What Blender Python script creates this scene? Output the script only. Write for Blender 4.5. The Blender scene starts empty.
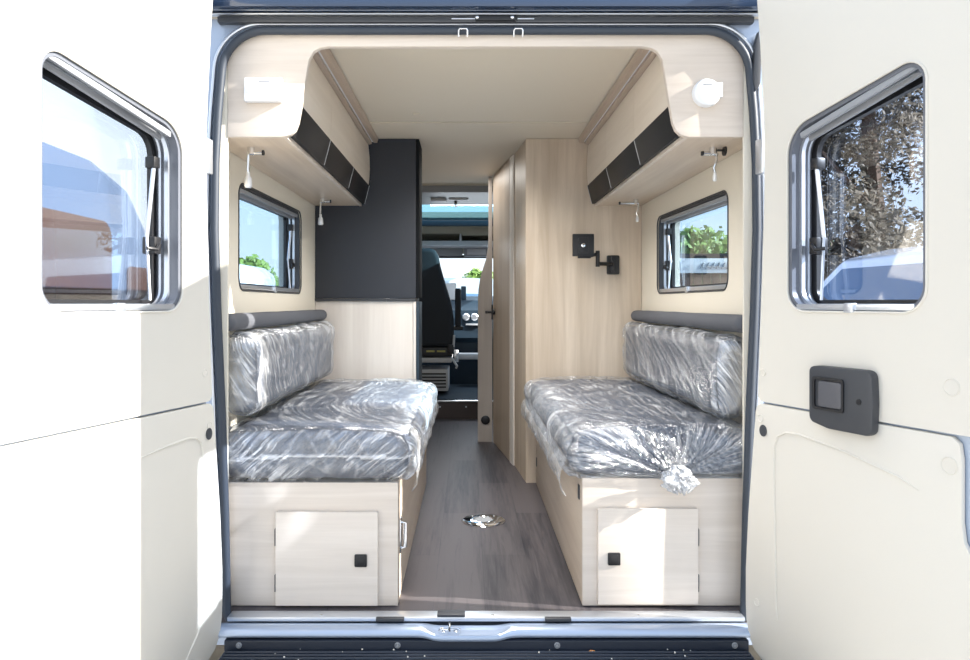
import bpy, bmesh, math, random
from mathutils import Vector, Matrix, noise
random.seed(7)
C = bpy.context.scene.collection
V = Vector
PI = math.pi
CAM = V((-0.053, -2.2, 0.93)); F = 745.0; PX, PY = 468.0, 303.0

def at(px, py, d):
    """metric point that the survey of the photo gives for a pixel at distance d"""
    return V((CAM.x + (px-PX)/F*d, d+CAM.y, CAM.z - (py-PY)/F*d))

# ------------------------------------------------------------------ materials
MATS = {}
def mat(name, col=(.8,.8,.8), rough=.5, metal=0.0, spec=.5, bump=0, bscale=60, noise_amt=0, nscale=8, emit=None, coat=0):
    if name in MATS: return MATS[name]
    m = bpy.data.materials.new(name); m.use_nodes = True; MATS[name] = m
    nt = m.node_tree; b = nt.nodes['Principled BSDF']
    b.inputs['Roughness'].default_value = rough; b.inputs['Metallic'].default_value = metal
    b.inputs['Specular IOR Level'].default_value = spec; b.inputs['Coat Weight'].default_value = coat
    b.inputs['Base Color'].default_value = (*col, 1)
    tc = nt.nodes.new('ShaderNodeTexCoord')
    if noise_amt:
        n = nt.nodes.new('ShaderNodeTexNoise'); n.inputs['Scale'].default_value = nscale; n.inputs['Detail'].default_value = 6
        nt.links.new(tc.outputs['Object'], n.inputs['Vector'])
        r = nt.nodes.new('ShaderNodeMix'); r.data_type = 'RGBA'
        r.inputs[6].default_value = (*[c*(1-noise_amt) for c in col], 1)
        r.inputs[7].default_value = (*[min(1, c*(1+noise_amt)) for c in col], 1)
        nt.links.new(n.outputs['Fac'], r.inputs[0]); nt.links.new(r.outputs[2], b.inputs['Base Color'])
    if bump:
        n = nt.nodes.new('ShaderNodeTexNoise'); n.inputs['Scale'].default_value = bscale; n.inputs['Detail'].default_value = 5
        nt.links.new(tc.outputs['Object'], n.inputs['Vector'])
        bp = nt.nodes.new('ShaderNodeBump'); bp.inputs['Strength'].default_value = bump; bp.inputs['Distance'].default_value = .01
        nt.links.new(n.outputs['Fac'], bp.inputs['Height']); nt.links.new(bp.outputs['Normal'], b.inputs['Normal'])
    if emit:
        b.inputs['Emission Color'].default_value = (*emit[0], 1); b.inputs['Emission Strength'].default_value = emit[1]
    return m

def wood(name, light, dark, grain='X', scale=1.0, rough=.45, planks=0, contrast=1.0):
    m = bpy.data.materials.new(name); m.use_nodes = True
    nt = m.node_tree; N = nt.nodes; L = nt.links; b = N['Principled BSDF']
    b.inputs['Roughness'].default_value = rough; b.inputs['Specular IOR Level'].default_value = .35
    tc = N.new('ShaderNodeTexCoord'); mp = N.new('ShaderNodeMapping')
    s = {'X': (1.2, 22, 22), 'Y': (22, 1.2, 22), 'Z': (22, 22, 1.2)}[grain]
    mp.inputs['Scale'].default_value = [q*scale for q in s]
    L.new(tc.outputs['Object'], mp.inputs['Vector'])
    n1 = N.new('ShaderNodeTexNoise'); n1.inputs['Scale'].default_value = 1; n1.inputs['Detail'].default_value = 8; n1.inputs['Roughness'].default_value = .65
    n1.inputs['Distortion'].default_value = .6
    L.new(mp.outputs[0], n1.inputs['Vector'])
    mp2 = N.new('ShaderNodeMapping'); mp2.inputs['Scale'].default_value = [q*scale*.22 for q in s]
    L.new(tc.outputs['Object'], mp2.inputs['Vector'])
    n2 = N.new('ShaderNodeTexNoise'); n2.inputs['Scale'].default_value = 1; n2.inputs['Detail'].default_value = 4
    L.new(mp2.outputs[0], n2.inputs['Vector'])
    ad = N.new('ShaderNodeMath'); ad.operation = 'ADD'; L.new(n1.outputs['Fac'], ad.inputs[0]); L.new(n2.outputs['Fac'], ad.inputs[1])
    src = ad.outputs[0]
    if planks:
        br = N.new('ShaderNodeTexBrick'); br.inputs['Scale'].default_value = 1
        br.inputs['Brick Width'].default_value = 1.1; br.inputs['Row Height'].default_value = planks
        br.inputs['Mortar Size'].default_value = .0015; br.inputs['Color1'].default_value = (0,0,0,1); br.inputs['Color2'].default_value = (.35,.35,.35,1)
        br.inputs['Mortar'].default_value = (-.3,-.3,-.3,1)
        m3 = N.new('ShaderNodeMapping'); m3.inputs['Rotation'].default_value = (0, 0, PI/2)
        L.new(tc.outputs['Object'], m3.inputs['Vector']); L.new(m3.outputs[0], br.inputs['Vector'])
        a2 = N.new('ShaderNodeMath'); a2.operation = 'ADD'; L.new(src, a2.inputs[0]); L.new(br.outputs['Color'], a2.inputs[1]); src = a2.outputs[0]
    mr = N.new('ShaderNodeMapRange'); mr.inputs[1].default_value = 1-.35/contrast; mr.inputs[2].default_value = 1+.35/contrast
    L.new(src, mr.inputs[0])
    mx = N.new('ShaderNodeMix'); mx.data_type = 'RGBA'; mx.inputs[6].default_value = (*dark, 1); mx.inputs[7].default_value = (*light, 1)
    L.new(mr.outputs[0], mx.inputs[0]); L.new(mx.outputs[2], b.inputs['Base Color'])
    bp = N.new('ShaderNodeBump'); bp.inputs['Strength'].default_value = .12; bp.inputs['Distance'].default_value = .004
    L.new(n1.outputs['Fac'], bp.inputs['Height']); L.new(bp.outputs['Normal'], b.inputs['Normal'])
    return m

def glass(name, tint=(.9,.95,1), gloss=.08, rough=.02):
    m = bpy.data.materials.new(name); m.use_nodes = True
    nt = m.node_tree; N = nt.nodes; L = nt.links; N.remove(N['Principled BSDF'])
    t = N.new('ShaderNodeBsdfTransparent'); t.inputs[0].default_value = (*tint, 1)
    g = N.new('ShaderNodeBsdfGlossy'); g.inputs['Roughness'].default_value = rough; g.inputs[0].default_value = (1,1,1,1)
    lw = N.new('ShaderNodeLayerWeight'); lw.inputs[0].default_value = .25
    mr = N.new('ShaderNodeMapRange'); mr.inputs[3].default_value = gloss; mr.inputs[4].default_value = min(1, gloss*4+.2)
    L.new(lw.outputs['Fresnel'], mr.inputs[0])
    mx = N.new('ShaderNodeMixShader'); L.new(mr.outputs[0], mx.inputs[0]); L.new(t.outputs[0], mx.inputs[1]); L.new(g.outputs[0], mx.inputs[2])
    L.new(mx.outputs[0], N['Material Output'].inputs[0])
    return m

def plastic_film():
    m = bpy.data.materials.new('clear_plastic_film'); m.use_nodes = True
    nt = m.node_tree; N = nt.nodes; L = nt.links; N.remove(N['Principled BSDF'])
    uv = N.new('ShaderNodeUVMap'); uv.uv_map = 'flow'
    mp = N.new('ShaderNodeMapping'); mp.inputs['Scale'].default_value = (46, 4.0, 1); L.new(uv.outputs[0], mp.inputs['Vector'])
    n = N.new('ShaderNodeTexNoise'); n.inputs['Scale'].default_value = 1; n.inputs['Detail'].default_value = 8; n.inputs['Roughness'].default_value = .60; n.inputs['Distortion'].default_value = .5
    L.new(mp.outputs[0], n.inputs['Vector'])
    tc = N.new('ShaderNodeTexCoord')
    n3 = N.new('ShaderNodeTexNoise'); n3.inputs['Scale'].default_value = 7; n3.inputs['Detail'].default_value = 4; L.new(tc.outputs['Object'], n3.inputs['Vector'])
    # ridge = 1-|2n-1|  -> thin bright creases
    a = N.new('ShaderNodeMath'); a.operation = 'MULTIPLY_ADD'; a.inputs[1].default_value = 2; a.inputs[2].default_value = -1; L.new(n.outputs['Fac'], a.inputs[0])
    ab = N.new('ShaderNodeMath'); ab.operation = 'ABSOLUTE'; L.new(a.outputs[0], ab.inputs[0])
    mr = N.new('ShaderNodeMapRange'); mr.inputs[1].default_value = 0; mr.inputs[2].default_value = .06; mr.inputs[3].default_value = 1; mr.inputs[4].default_value = 0
    L.new(ab.outputs[0], mr.inputs[0])
    mk = N.new('ShaderNodeMapRange'); mk.inputs[1].default_value = .38; mk.inputs[2].default_value = .62; L.new(n3.outputs['Fac'], mk.inputs[0])
    st = N.new('ShaderNodeMath'); st.operation = 'MULTIPLY'; L.new(mr.outputs[0], st.inputs[0]); L.new(mk.outputs[0], st.inputs[1])
    at_ = N.new('ShaderNodeAttribute'); at_.attribute_name = 'fold'
    s2 = N.new('ShaderNodeMath'); s2.operation = 'MULTIPLY_ADD'; s2.inputs[1].default_value = .78; L.new(st.outputs[0], s2.inputs[0])
    s3 = N.new('ShaderNodeMath'); s3.operation = 'MULTIPLY_ADD'; s3.inputs[1].default_value = .60; s3.inputs[2].default_value = .07
    L.new(at_.outputs['Fac'], s3.inputs[0]); L.new(s3.outputs[0], s2.inputs[2])
    cl = N.new('ShaderNodeClamp'); cl.inputs[2].default_value = .88; L.new(s2.outputs[0], cl.inputs[0])
    bp = N.new('ShaderNodeBump'); bp.inputs['Strength'].default_value = 1.0; bp.inputs['Distance'].default_value = .016
    L.new(n.outputs['Fac'], bp.inputs['Height'])
    t = N.new('ShaderNodeBsdfTransparent'); t.inputs[0].default_value = (.93,.95,.98,1)
    g = N.new('ShaderNodeBsdfGlossy'); g.inputs['Roughness'].default_value = .16; g.inputs[0].default_value = (.95,.97,1,1); L.new(bp.outputs[0], g.inputs['Normal'])
    d = N.new('ShaderNodeBsdfDiffuse'); d.inputs[0].default_value = (.9,.92,.95,1); L.new(bp.outputs[0], d.inputs['Normal'])
    gd = N.new('ShaderNodeMixShader'); gd.inputs[0].default_value = .55; L.new(g.outputs[0], gd.inputs[1]); L.new(d.outputs[0], gd.inputs[2])
    g2 = N.new('ShaderNodeBsdfGlossy'); g2.inputs['Roughness'].default_value = .09; L.new(bp.outputs[0], g2.inputs['Normal'])
    m0 = N.new('ShaderNodeMixShader'); m0.inputs[0].default_value = .20; L.new(t.outputs[0], m0.inputs[1]); L.new(g2.outputs[0], m0.inputs[2])
    mx = N.new('ShaderNodeMixShader'); L.new(cl.outputs[0], mx.inputs[0]); L.new(m0.outputs[0], mx.inputs[1]); L.new(gd.outputs[0], mx.inputs[2])
    L.new(mx.outputs[0], N['Material Output'].inputs[0])
    return m

ASH_L, ASH_D = (.80,.715,.63), (.56,.475,.395)
wX = wood('pale_ash_crosswise', ASH_L, ASH_D, 'X', 1.0, contrast=.95)
wY = wood('pale_ash_lengthwise', (.71,.61,.50), (.50,.40,.31), 'Y', 1.0, contrast=.9)
wZ = wood('pale_ash_upright', (.71,.61,.50), (.46,.37,.28), 'Z', .8, contrast=1.25)
wZl = wood('pale_ash_upright_light', (.80,.75,.69), (.62,.56,.51), 'Z', .8, contrast=1.0)
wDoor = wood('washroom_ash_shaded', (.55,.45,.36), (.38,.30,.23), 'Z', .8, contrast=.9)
wFloor = wood('dark_oak_vinyl', (.080,.070,.074), (.012,.012,.018), 'Y', 3.0, rough=.46, planks=.16, contrast=1.45)
film = plastic_film()
M = dict(
    cream=mat('cream_moulded_trim', (.69,.65,.575), .5, bump=.03, bscale=250),
    wallcloth=mat('cream_wall_lining', (.76,.70,.59), .7, bump=.05, bscale=200),
    ceil=mat('ceiling_lining', (.70,.625,.51), .75, bump=.03, bscale=200),
    white=mat('white_plastic', (.76,.77,.79), .35),
    charcoal=mat('charcoal_laminate', (.030,.034,.045), .5, noise_amt=.08, nscale=3),
    blackstrip=mat('black_laminate', (.014,.014,.016), .5, spec=.3),
    black=mat('black_plastic', (.012,.012,.014), .4),
    dgrey=mat('dark_grey_plastic', (.045,.048,.055), .45),
    mgrey=mat('mid_grey_plastic', (.30,.31,.33), .5),
    lgrey=mat('light_grey_plastic', (.55,.56,.58), .5),
    chrome=mat('polished_chrome', (.82,.83,.85), .12, 1.0),
    alu=mat('brushed_aluminium', (.72,.75,.80), .32, .85),
    paint=mat('silver_blue_paint', (.42,.49,.61), .25, .35, coat=.6),
    darkpaint=mat('deep_blue_paint', (.025,.045,.09), .2, .2, coat=.7),
    seal=mat('rubber_door_seal', (.035,.045,.062), .5),
    sealgrey=mat('worn_grey_seal', (.42,.45,.50), .5),
    bumper=mat('dark_step_plastic', (.018,.024,.038), .33, bump=.1, bscale=300),
    fabric=mat('slate_upholstery', (.06,.075,.11), .85, bump=.25, bscale=400, noise_amt=.12, nscale=30),
    bolster=mat('charcoal_upholstery', (.085,.09,.105), .75, bump=.2, bscale=400),
    seatcloth=mat('cab_seat_cloth', (.018,.022,.030), .8, bump=.2, bscale=300),
    teal=mat('dark_blue_cab_plastic', (.012,.03,.05), .5),
    mat_blue=mat('blue_black_carpet', (.012,.025,.04), .9),
    brown=mat('brown_step_board', (.06,.045,.042), .5),
    cabbeige=mat('cab_beige_lining', (.42,.40,.33), .7),
    vanwhite=mat('white_vehicle_paint', (.85,.87,.9), .2, coat=.6),
    vanblue=mat('slate_blue_vehicle_paint', (.09,.14,.24), .25, .3, coat=.6),
    vglass=mat('vehicle_glass_blue', (.05,.12,.22), .06, .2, spec=.8),
    vglass2=mat('vehicle_glass_brown', (.075,.042,.034), .12, .1, spec=.8),
    tyre=mat('tyre_rubber', (.02,.02,.02), .8),
    asphalt=mat('pale_gravel_yard', (.42,.41,.39), .9, bump=.3, bscale=25, noise_amt=.15, nscale=5),
    leaf=mat('leaf_green', (.16,.26,.05), .6, noise_amt=.4, nscale=2),
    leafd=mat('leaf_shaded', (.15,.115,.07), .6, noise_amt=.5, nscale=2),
    bark=mat('bark', (.20,.13,.09), .9, bump=.5, bscale=20, noise_amt=.3, nscale=10),
    fence=wood('fence_boards', (.20,.13,.10), (.08,.05,.04), 'Z', .6),
    glassside=glass('window_glass_blue_tint', (.78,.90,1.0), .03),
    glassdoor=glass('window_glass_clear', (.95,.97,1.0), .06),
    glassdark=glass('window_glass_smoked', (.74,.80,.90), .07),
)

# ------------------------------------------------------------------ mesh helpers
def rpoly(pts, r, n=6):
    """polygon with rounded corners; r = number or list"""
    out = []; k = len(pts); rs = r if isinstance(r, (list, tuple)) else [r]*k
    for i in range(k):
        p0, p, p1 = V(pts[i-1]), V(pts[i]), V(pts[(i+1) % k]); rr = rs[i]
        if rr <= 1e-6: out.append(tuple(p)); continue
        a = (p0-p).normalized(); b = (p1-p).normalized(); ang = a.angle(b)
        t = min(rr/math.tan(ang/2), (p0-p).length*.49, (p1-p).length*.49); rr2 = t*math.tan(ang/2)
        c = p + (a+b).normalized()*(rr2/math.sin(ang/2))
        s = p+a*t-c; e = p+b*t-c
        a0 = math.atan2(s.y, s.x); a1 = math.atan2(e.y, e.x); da = (a1-a0+PI) % (2*PI)-PI
        for j in range(n+1):
            th = a0+da*j/n; out.append((c.x+rr2*math.cos(th), c.y+rr2*math.sin(th)))
    return out

XZ = Matrix(((1,0,0,0),(0,0,1,0),(0,1,0,0),(0,0,0,1)))     # (u,v,w) -> (x=u, y=w, z=v)
YZ = Matrix(((0,0,1,0),(1,0,0,0),(0,1,0,0),(0,0,0,1)))     # (u,v,w) -> (x=w, y=u, z=v)
ID = Matrix.Identity(4)

class MB:
    def __init__(s, mtx=ID): s.bm = bmesh.new(); s.m = mtx
    def _v(s, p): return s.bm.verts.new(s.m @ V(p))
    def box(s, x0, x1, y0, y1, z0, z1, bev=0, seg=2):
        b = bmesh.new(); bmesh.ops.create_cube(b, size=1)
        for v in b.verts: v.co = V(((x0+x1)/2+v.co.x*(x1-x0), (y0+y1)/2+v.co.y*(y1-y0), (z0+z1)/2+v.co.z*(z1-z0)))
        if bev: bmesh.ops.bevel(b, geom=b.edges[:], offset=bev, segments=seg, profile=.6, affect='EDGES')
        return s.join(b)
    def join(s, b):
        me = bpy.data.meshes.new('t'); bmesh.ops.transform(b, matrix=s.m, verts=b.verts); b.to_mesh(me); b.free()
        s.bm.from_mesh(me); bpy.data.meshes.remove(me); return s
    def prism(s, loops, w0, w1, bev=0, local=None):
        b = bmesh.new(); es = []
        for lp in loops:
            vs = [b.verts.new((p[0], p[1], w0)) for p in lp]
            es += [b.edges.new((vs[i], vs[(i+1) % len(vs)])) for i in range(len(vs))]
        if len(loops) == 1: b.faces.new(b.verts[:])
        else: bmesh.ops.triangle_fill(b, use_beauty=True, use_dissolve=False, edges=es)
        r = bmesh.ops.extrude_face_region(b, geom=b.faces[:])
        nv = [e for e in r['geom'] if isinstance(e, bmesh.types.BMVert)]
        for v in nv: v.co.z = w1
        bmesh.ops.recalc_face_normals(b, faces=b.faces[:])
        if bev:
            ed = [e for e in b.edges if len(e.link_faces) == 2 and e.calc_face_angle() > .6 and abs(e.verts[0].co.z-e.verts[1].co.z) < 1e-6]
            bmesh.ops.bevel(b, geom=ed, offset=bev, segments=2, profile=.6, affect='EDGES')
        if local is not None: bmesh.ops.transform(b, matrix=local, verts=b.verts)
        return s.join(b)
    def tube(s, path, r, n=10, closed=False, cap=True):
        b = bmesh.new(); P = [V(p) for p in path]; k = len(P); rings = []
        rs = r if isinstance(r, (list, tuple)) else [r]*k
        up = None
        for i in range(k):
            if closed: t = P[(i+1) % k]-P[i-1]
            else: t = P[min(i+1, k-1)]-P[max(i-1, 0)]
            t.normalize()
            if up is None: up = t.orthogonal().normalized()
            else: up = (up-t*up.dot(t)).normalized()
            sd = t.cross(up)
            rings.append([b.verts.new(P[i]+(up*math.cos(2*PI*j/n)+sd*math.sin(2*PI*j/n))*rs[i]) for j in range(n)])
        for i in range(k if closed else k-1):
            A, B = rings[i], rings[(i+1) % k]
            off = 0
            if closed and i == k-1:
                off = min(range(n), key=lambda o: (A[0].co-B[o].co).length)
            for j in range(n): b.faces.new((A[j], A[(j+1) % n], B[(j+1+off) % n], B[(j+off) % n]))
        if not closed and cap: b.faces.new(rings[0][::-1]); b.faces.new(rings[-1])
        bmesh.ops.recalc_face_normals(b, faces=b.faces[:])
        return s.join(b)
    def cyl(s, p0, p1, r, r1=None, n=20): return s.tube([p0, p1], [r, r if r1 is None else r1], n)
    def lathe(s, prof, c, axis='Z', n=24):
        b = bmesh.new(); rings = []
        for (r, h) in prof:
            ring = []
            for j in range(n):
                a = 2*PI*j/n; x, y = r*math.cos(a), r*math.sin(a)
                q = {'Z': (x, y, h), 'Y': (x, h, y), 'X': (h, x, y)}[axis]
                ring.append(b.verts.new(V(c)+V(q)))
            rings.append(ring)
        for A, B in zip(rings, rings[1:]):
            for j in range(n): b.faces.new((A[j], A[(j+1) % n], B[(j+1) % n], B[j]))
        b.faces.new(rings[0]); b.faces.new(rings[-1][::-1])
        bmesh.ops.recalc_face_normals(b, faces=b.faces[:])
        return s.join(b)
    def build(s, name, m, parent=None, smooth=35, bevel=0):
        me = bpy.data.meshes.new(name)
        off = V((0,0,0)); p = parent
        while p is not None: off += p.location; p = p.parent
        if parent is not None: bmesh.ops.translate(s.bm, vec=-off, verts=s.bm.verts)
        s.bm.to_mesh(me); s.bm.free()
        o = bpy.data.objects.new(name, me); C.objects.link(o); me.materials.append(m)
        if smooth:
            me.polygons.foreach_set('use_smooth', [True]*len(me.polygons))
            me.set_sharp_from_angle(angle=math.radians(smooth))
        if parent is not None: o.parent = parent
        if bevel:
            bv = o.modifiers.new('bevel', 'BEVEL'); bv.width = bevel; bv.segments = 2; bv.limit_method = 'ANGLE'
        return o

def tag(o, label=None, cat=None, group=None, kind=None):
    if label: o['label'] = label
    if cat: o['category'] = cat
    if group: o['group'] = group
    if kind: o['kind'] = kind
    return o
def thing(name, loc, label, cat, group=None):
    o = bpy.data.objects.new(name, None); o.location = loc; o.empty_display_size = .05; C.objects.link(o)
    return tag(o, label, cat, group)
def struct(o, label, cat): return tag(o, label, cat, None, 'structure')
def kids(o): return [c for c in bpy.data.objects if c.parent == o]
def copy_tree(o, parent=None):
    c = o.copy(); C.objects.link(c)
    if parent is not None: c.parent = parent
    for ch in kids(o): copy_tree(ch, c)
    return c
def ring(pts, z=0): return [(p[0], p[1], z) for p in pts]
def offset_rect(x0, x1, z0, z1, r, n=8, o=0): return rpoly([(x0-o, z0-o), (x1+o, z0-o), (x1+o, z1+o), (x0-o, z1+o)], r+o if isinstance(r, (int, float)) else [q+o for q in r], n)

# ------------------------------------------------------------------ shell
ZC = 1.785
mb = MB(); mb.box(-.845, .845, .03, 3.86, -.03, 0)
struct(mb.build('floor', wFloor, smooth=0), 'dark wood plank vinyl floor running up the aisle', 'floor')
mb = MB(); mb.box(-.86, .86, .03, 1.32, ZC, ZC+.03); mb.box(-.86, .86, 1.324, 3.2, ZC-.004, ZC+.03)
mb.box(-.30, -.27, 1.15, 1.18, ZC-.006, ZC)
struct(mb.build('ceiling', M['ceil'], smooth=0), 'beige lined van ceiling with a cross seam', 'ceiling')
mb = MB(); mb.box(-.97, .97, .06, 3.82, ZC+.032, ZC+.06)
struct(mb.build('trim_1', M['vanwhite'], smooth=0), 'outer roof skin of the van', 'roof')

WZ = {-1: (.975, 1.36), 1: (.975, 1.335)}; WY = (.37, 1.33)
def wall(sgn, side):
    z0, z1 = WZ[sgn]
    hole = rpoly([(WY[0], z0), (WY[1], z0), (WY[1], z1), (WY[0], z1-.012)], .05, 8)
    mb = MB(YZ)
    a, b = (.845, .87) if sgn > 0 else (-.87, -.845)
    mb.prism([[(.062, -.02), (3.9, -.02), (3.9, ZC+.02), (.062, ZC+.02)], hole], a, b, bev=0)
    a, b = (.87, .95) if sgn > 0 else (-.95, -.87)
    mb.prism([[(.06, -.35), (3.9, -.35), (3.9, ZC+.04), (.06, ZC+.04)], hole], a, b)
    return struct(mb.build('wall_'+side, M['wallcloth'], smooth=20), 'cream lined %s side wall of the van around its window' % side, 'wall')
wall(-1, 'left'); wall(1, 'right')

# ---- window kit, local (u along, v up, w outwards); visible jamb is at u = 0
def window_kit(root, mtx, loop, W, zlow, ztop, depth, gl, hx=0, strut_u=.035):
    """loop = rounded outline in (u,v)"""
    cx = sum(p[0] for p in loop)/len(loop); cy = sum(p[1] for p in loop)/len(loop)
    def off(o):
        out = []
        k = len(loop)
        for i in range(k):
            a = V(loop[i-1]); b = V(loop[(i+1) % k]); t = (b-a).normalized(); n = V((t.y, -t.x))
            p = V(loop[i]); 
            if n.dot(p-V((cx, cy))) < 0: n = -n
            out.append(tuple(p+n*o))
        return out
    mb = MB(mtx); mb.prism([off(-.001), off(-.012)], .004, depth-.005)
    fr = mb.build('window_frame', M['dgrey'] if W > .6 else mat('door_window_frame_grey', (.13,.14,.165), .4), root)
    mb = MB(mtx); mb.tube(ring(off(.0005), -.001), .003, 8, closed=True)
    mb.build('rim', M['dgrey'] if W > .6 else M['cream'], root)
    mb = MB(mtx); mb.prism([off(-.012), off(-.020)], depth*.30, depth*.42, 0)
    mb.prism([off(-.012), off(-.017)], depth*.55, depth*.62, 0)
    mb.build('blind_track', M['alu'], root)
    mb = MB(mtx); mb.prism([off(-.012), off(-.030)], depth*.72, depth-.012)
    mb.build('pane_seal', M['black'], root)
    mb = MB(mtx); mb.prism([off(-.014)], depth-.010, depth-.006)
    mb.build('pane', gl, root, smooth=0)
    # bottom and top cassettes
    vb = min(p[1] for p in loop)
    mb = MB(mtx); mb.box(.03, W-.03, vb+.004, vb+.020, .0, depth*.5, .004)
    mb.box(W*.5-.014, W*.5+.014, vb-.002, vb+.022, -.008, .01, .004)
    mb.build('blind_cassette', M['alu'], root)
    mb = MB(mtx)
    tl, tr = ztop
    for k, (dw, dd) in enumerate(((.006, .010), (.034, .010))):
        a = V((.035, tl-.012)); b = V((W-.035, tr-.012))
        dr = (b-a)
        L = dr.length; ang = math.atan2(dr.y, dr.x)
        lm = Matrix.Translation((a.x, a.y, 0)) @ Matrix.Rotation(ang, 4, 'Z')
        b2 = MB(); b2.box(0, L, -.018-.006*k, -.002, dw, dw+dd, .003)
        me = bpy.data.meshes.new('t'); bmesh.ops.transform(b2.bm, matrix=lm, verts=b2.bm.verts)
        mb.join(b2.bm)
    mb.build('top_cassette', M['mgrey'], root)
    H = tl
    for u0, d_ in ((strut_u, 1),):
        mb = MB(mtx); mb.tube([(u0, H*.80, depth*.45), (u0+d_*.010, H*.40, depth*.60)], .0055, 10)
        mb.tube([(u0+d_*.010, H*.42, depth*.60), (u0+d_*.016, H*.06, depth*.45)], .0038, 8)
        st = mb.build('stay_arm', M['alu'], root)
        mb = MB(mtx); mb.box(u0-.012, u0+.012, H*.80-.014, H*.80+.016, depth*.35, depth*.65, .004)
        mb.box(u0-.016, u0+.010, H*.33-.01, H*.33+.035, depth*.35, depth*.75, .004)
        mb.tube([(u0-.002, H*.36, depth*.3), (u0+d_*.02, H*.33, depth*.2), (u0+d_*.045, H*.335, depth*.3)], .005, 8)
        mb.build('bracket', M['black'], st)

def side_window(sgn, n, label):
    z0, z1 = WZ[sgn]; W = WY[1]-WY[0]
    root = bpy.data.objects.new('window_%d' % n, None); root.location = (0, 0, 0); C.objects.link(root)
    struct(root, label, 'window')
    # u=0 is the far (forward) end
    mtx = Matrix(((0, 0, sgn, sgn*.845), (-1, 0, 0, WY[1]), (0, 1, 0, z0), (0, 0, 0, 1)))
    H = z1-z0
    loop = rpoly([(0, 0), (W, 0), (W, H-.012), (0, H)], .05, 8)
    window_kit(root, mtx, loop, W, 0, (H, H-.012), .085, M['glassside'])
side_window(-1, 1, 'black framed window above the left bench looking onto trees and a pale roof')
side_window(1, 2, 'black framed window above the right bench looking onto a fence and trees')

# arch panel at the rear: header plus both locker ends
mb = MB(XZ)
half = [(.475, 1.705), (.50, 1.701), (.52, 1.690), (.534, 1.665), (.545, 1.60), (.556, 1.53), (.566, 1.475), (.575, 1.452), (.590, 1.438), (.612, 1.432), (.779, 1.432)]
loop = [(-.779, ZC-.001)] + [(-x, z) for x, z in half[::-1]] + half + [(.779, ZC-.001)]
mb.prism([loop], .05, .072, bev=.002)
struct(mb.build('trim_2', wX), 'pale wood arch panel framing the rear opening under the roof', 'panel')
for s, nm in ((-1, 'trim_19'), (1, 'trim_20')):
    mb = MB(); a, b = sorted((s*.7795, s*.842)); mb.box(a, b, .052, .061, .0, 1.765, .002)
    struct(mb.build(nm, M['wallcloth']), 'cream jamb lining strip beside the rear door seal', 'lining')
# ceiling rails
for s, n, sd in ((-1, 3, 'left'), (1, 4, 'right')):
    mb = MB(XZ)
    pr = [(s*.515, ZC-.006), (s*.522, ZC-.028), (s*.540, ZC-.028), (s*.541, ZC-.020), (s*.549, ZC-.020), (s*.550, ZC-.034), (s*.578, ZC-.040), (s*.578, ZC-.006)]
    mb.prism([pr], .073, 1.648)
    o = mb.build('trim_%d' % n, wood('rail_wood_'+sd, (.52,.42,.34), (.38,.29,.23), 'Y'), smooth=0)
    struct(o, 'stepped wooden rail along the ceiling above the %s lockers' % sd, 'rail')
    b2 = MB(); b2.box(min(s*.541, s*.549), max(s*.541, s*.549), .073, 1.648, ZC-.024, ZC-.019)
    b2.build('light_strip', M['white'], o)

# ------------------------------------------------------------------ overhead lockers
def locker(s, side, label):
    root = thing('overhead_locker', (s*.845, .85, 1.43), label, 'cabinet')
    mb = MB(); x0, x1 = sorted((s*.843, s*.615))
    mb.box(x0, x1, .073, 1.648, 1.432, 1.447, .002)
    mb.build('bottom_panel', wY, root)
    mb = MB(); x0, x1 = sorted((s*.615, s*.602)); mb.box(x0, x1, .073, 1.648, 1.430, 1.449, .002)
    mb.build('front_lip', wX, root)
    mb = MB(XZ); mb.prism([[(s*.843, 1.448), (s*.60, 1.448), (s*.585, 1.54), (s*.585, 1.744), (s*.843, 1.744)]], 1.632, 1.648)
    mb.build('end_panel', wX, root)
    Y = [.074, .56, 1.12, 1.640]
    for a, b in zip(Y, Y[1:]):
        mb = MB(XZ); f = [(.5655, 1.535), (.561, 1.57), (.5585, 1.62), (.560, 1.68), (.566, 1.742)]
        lp = [(s*x, z) for x, z in f] + [(s*(x+.017), z) for x, z in f[::-1]]
        mb.prism([lp], a+.0015, b-.0015)
        d = mb.build('door', wood('locker_door_ash', (.86,.775,.67), (.70,.61,.51), 'Y', contrast=.8) if a < .1 and s < 0 else bpy.data.materials['locker_door_ash'], root, smooth=50)
        mb = MB(XZ); mb.prism([[(s*.562, 1.534), (s*.586, 1.440), (s*.604, 1.443), (s*.580, 1.534)]], a+.002, b-.002, .001)
        g = mb.build('grip_strip', M['blackstrip'], d)
        mb = MB(XZ); mb.prism([[(s*.5605, 1.534), (s*.5845, 1.4405), (s*.594, 1.446), (s*.5715, 1.532)]], b-.0022, b+.0012)
        mb.build('edge_strip', M['lgrey'], d)
    return root
locker(-1, 'left', 'pale wood overhead locker above the left bench with black grip strip')
locker(1, 'right', 'pale wood overhead locker above the right bench with black grip strip')

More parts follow.
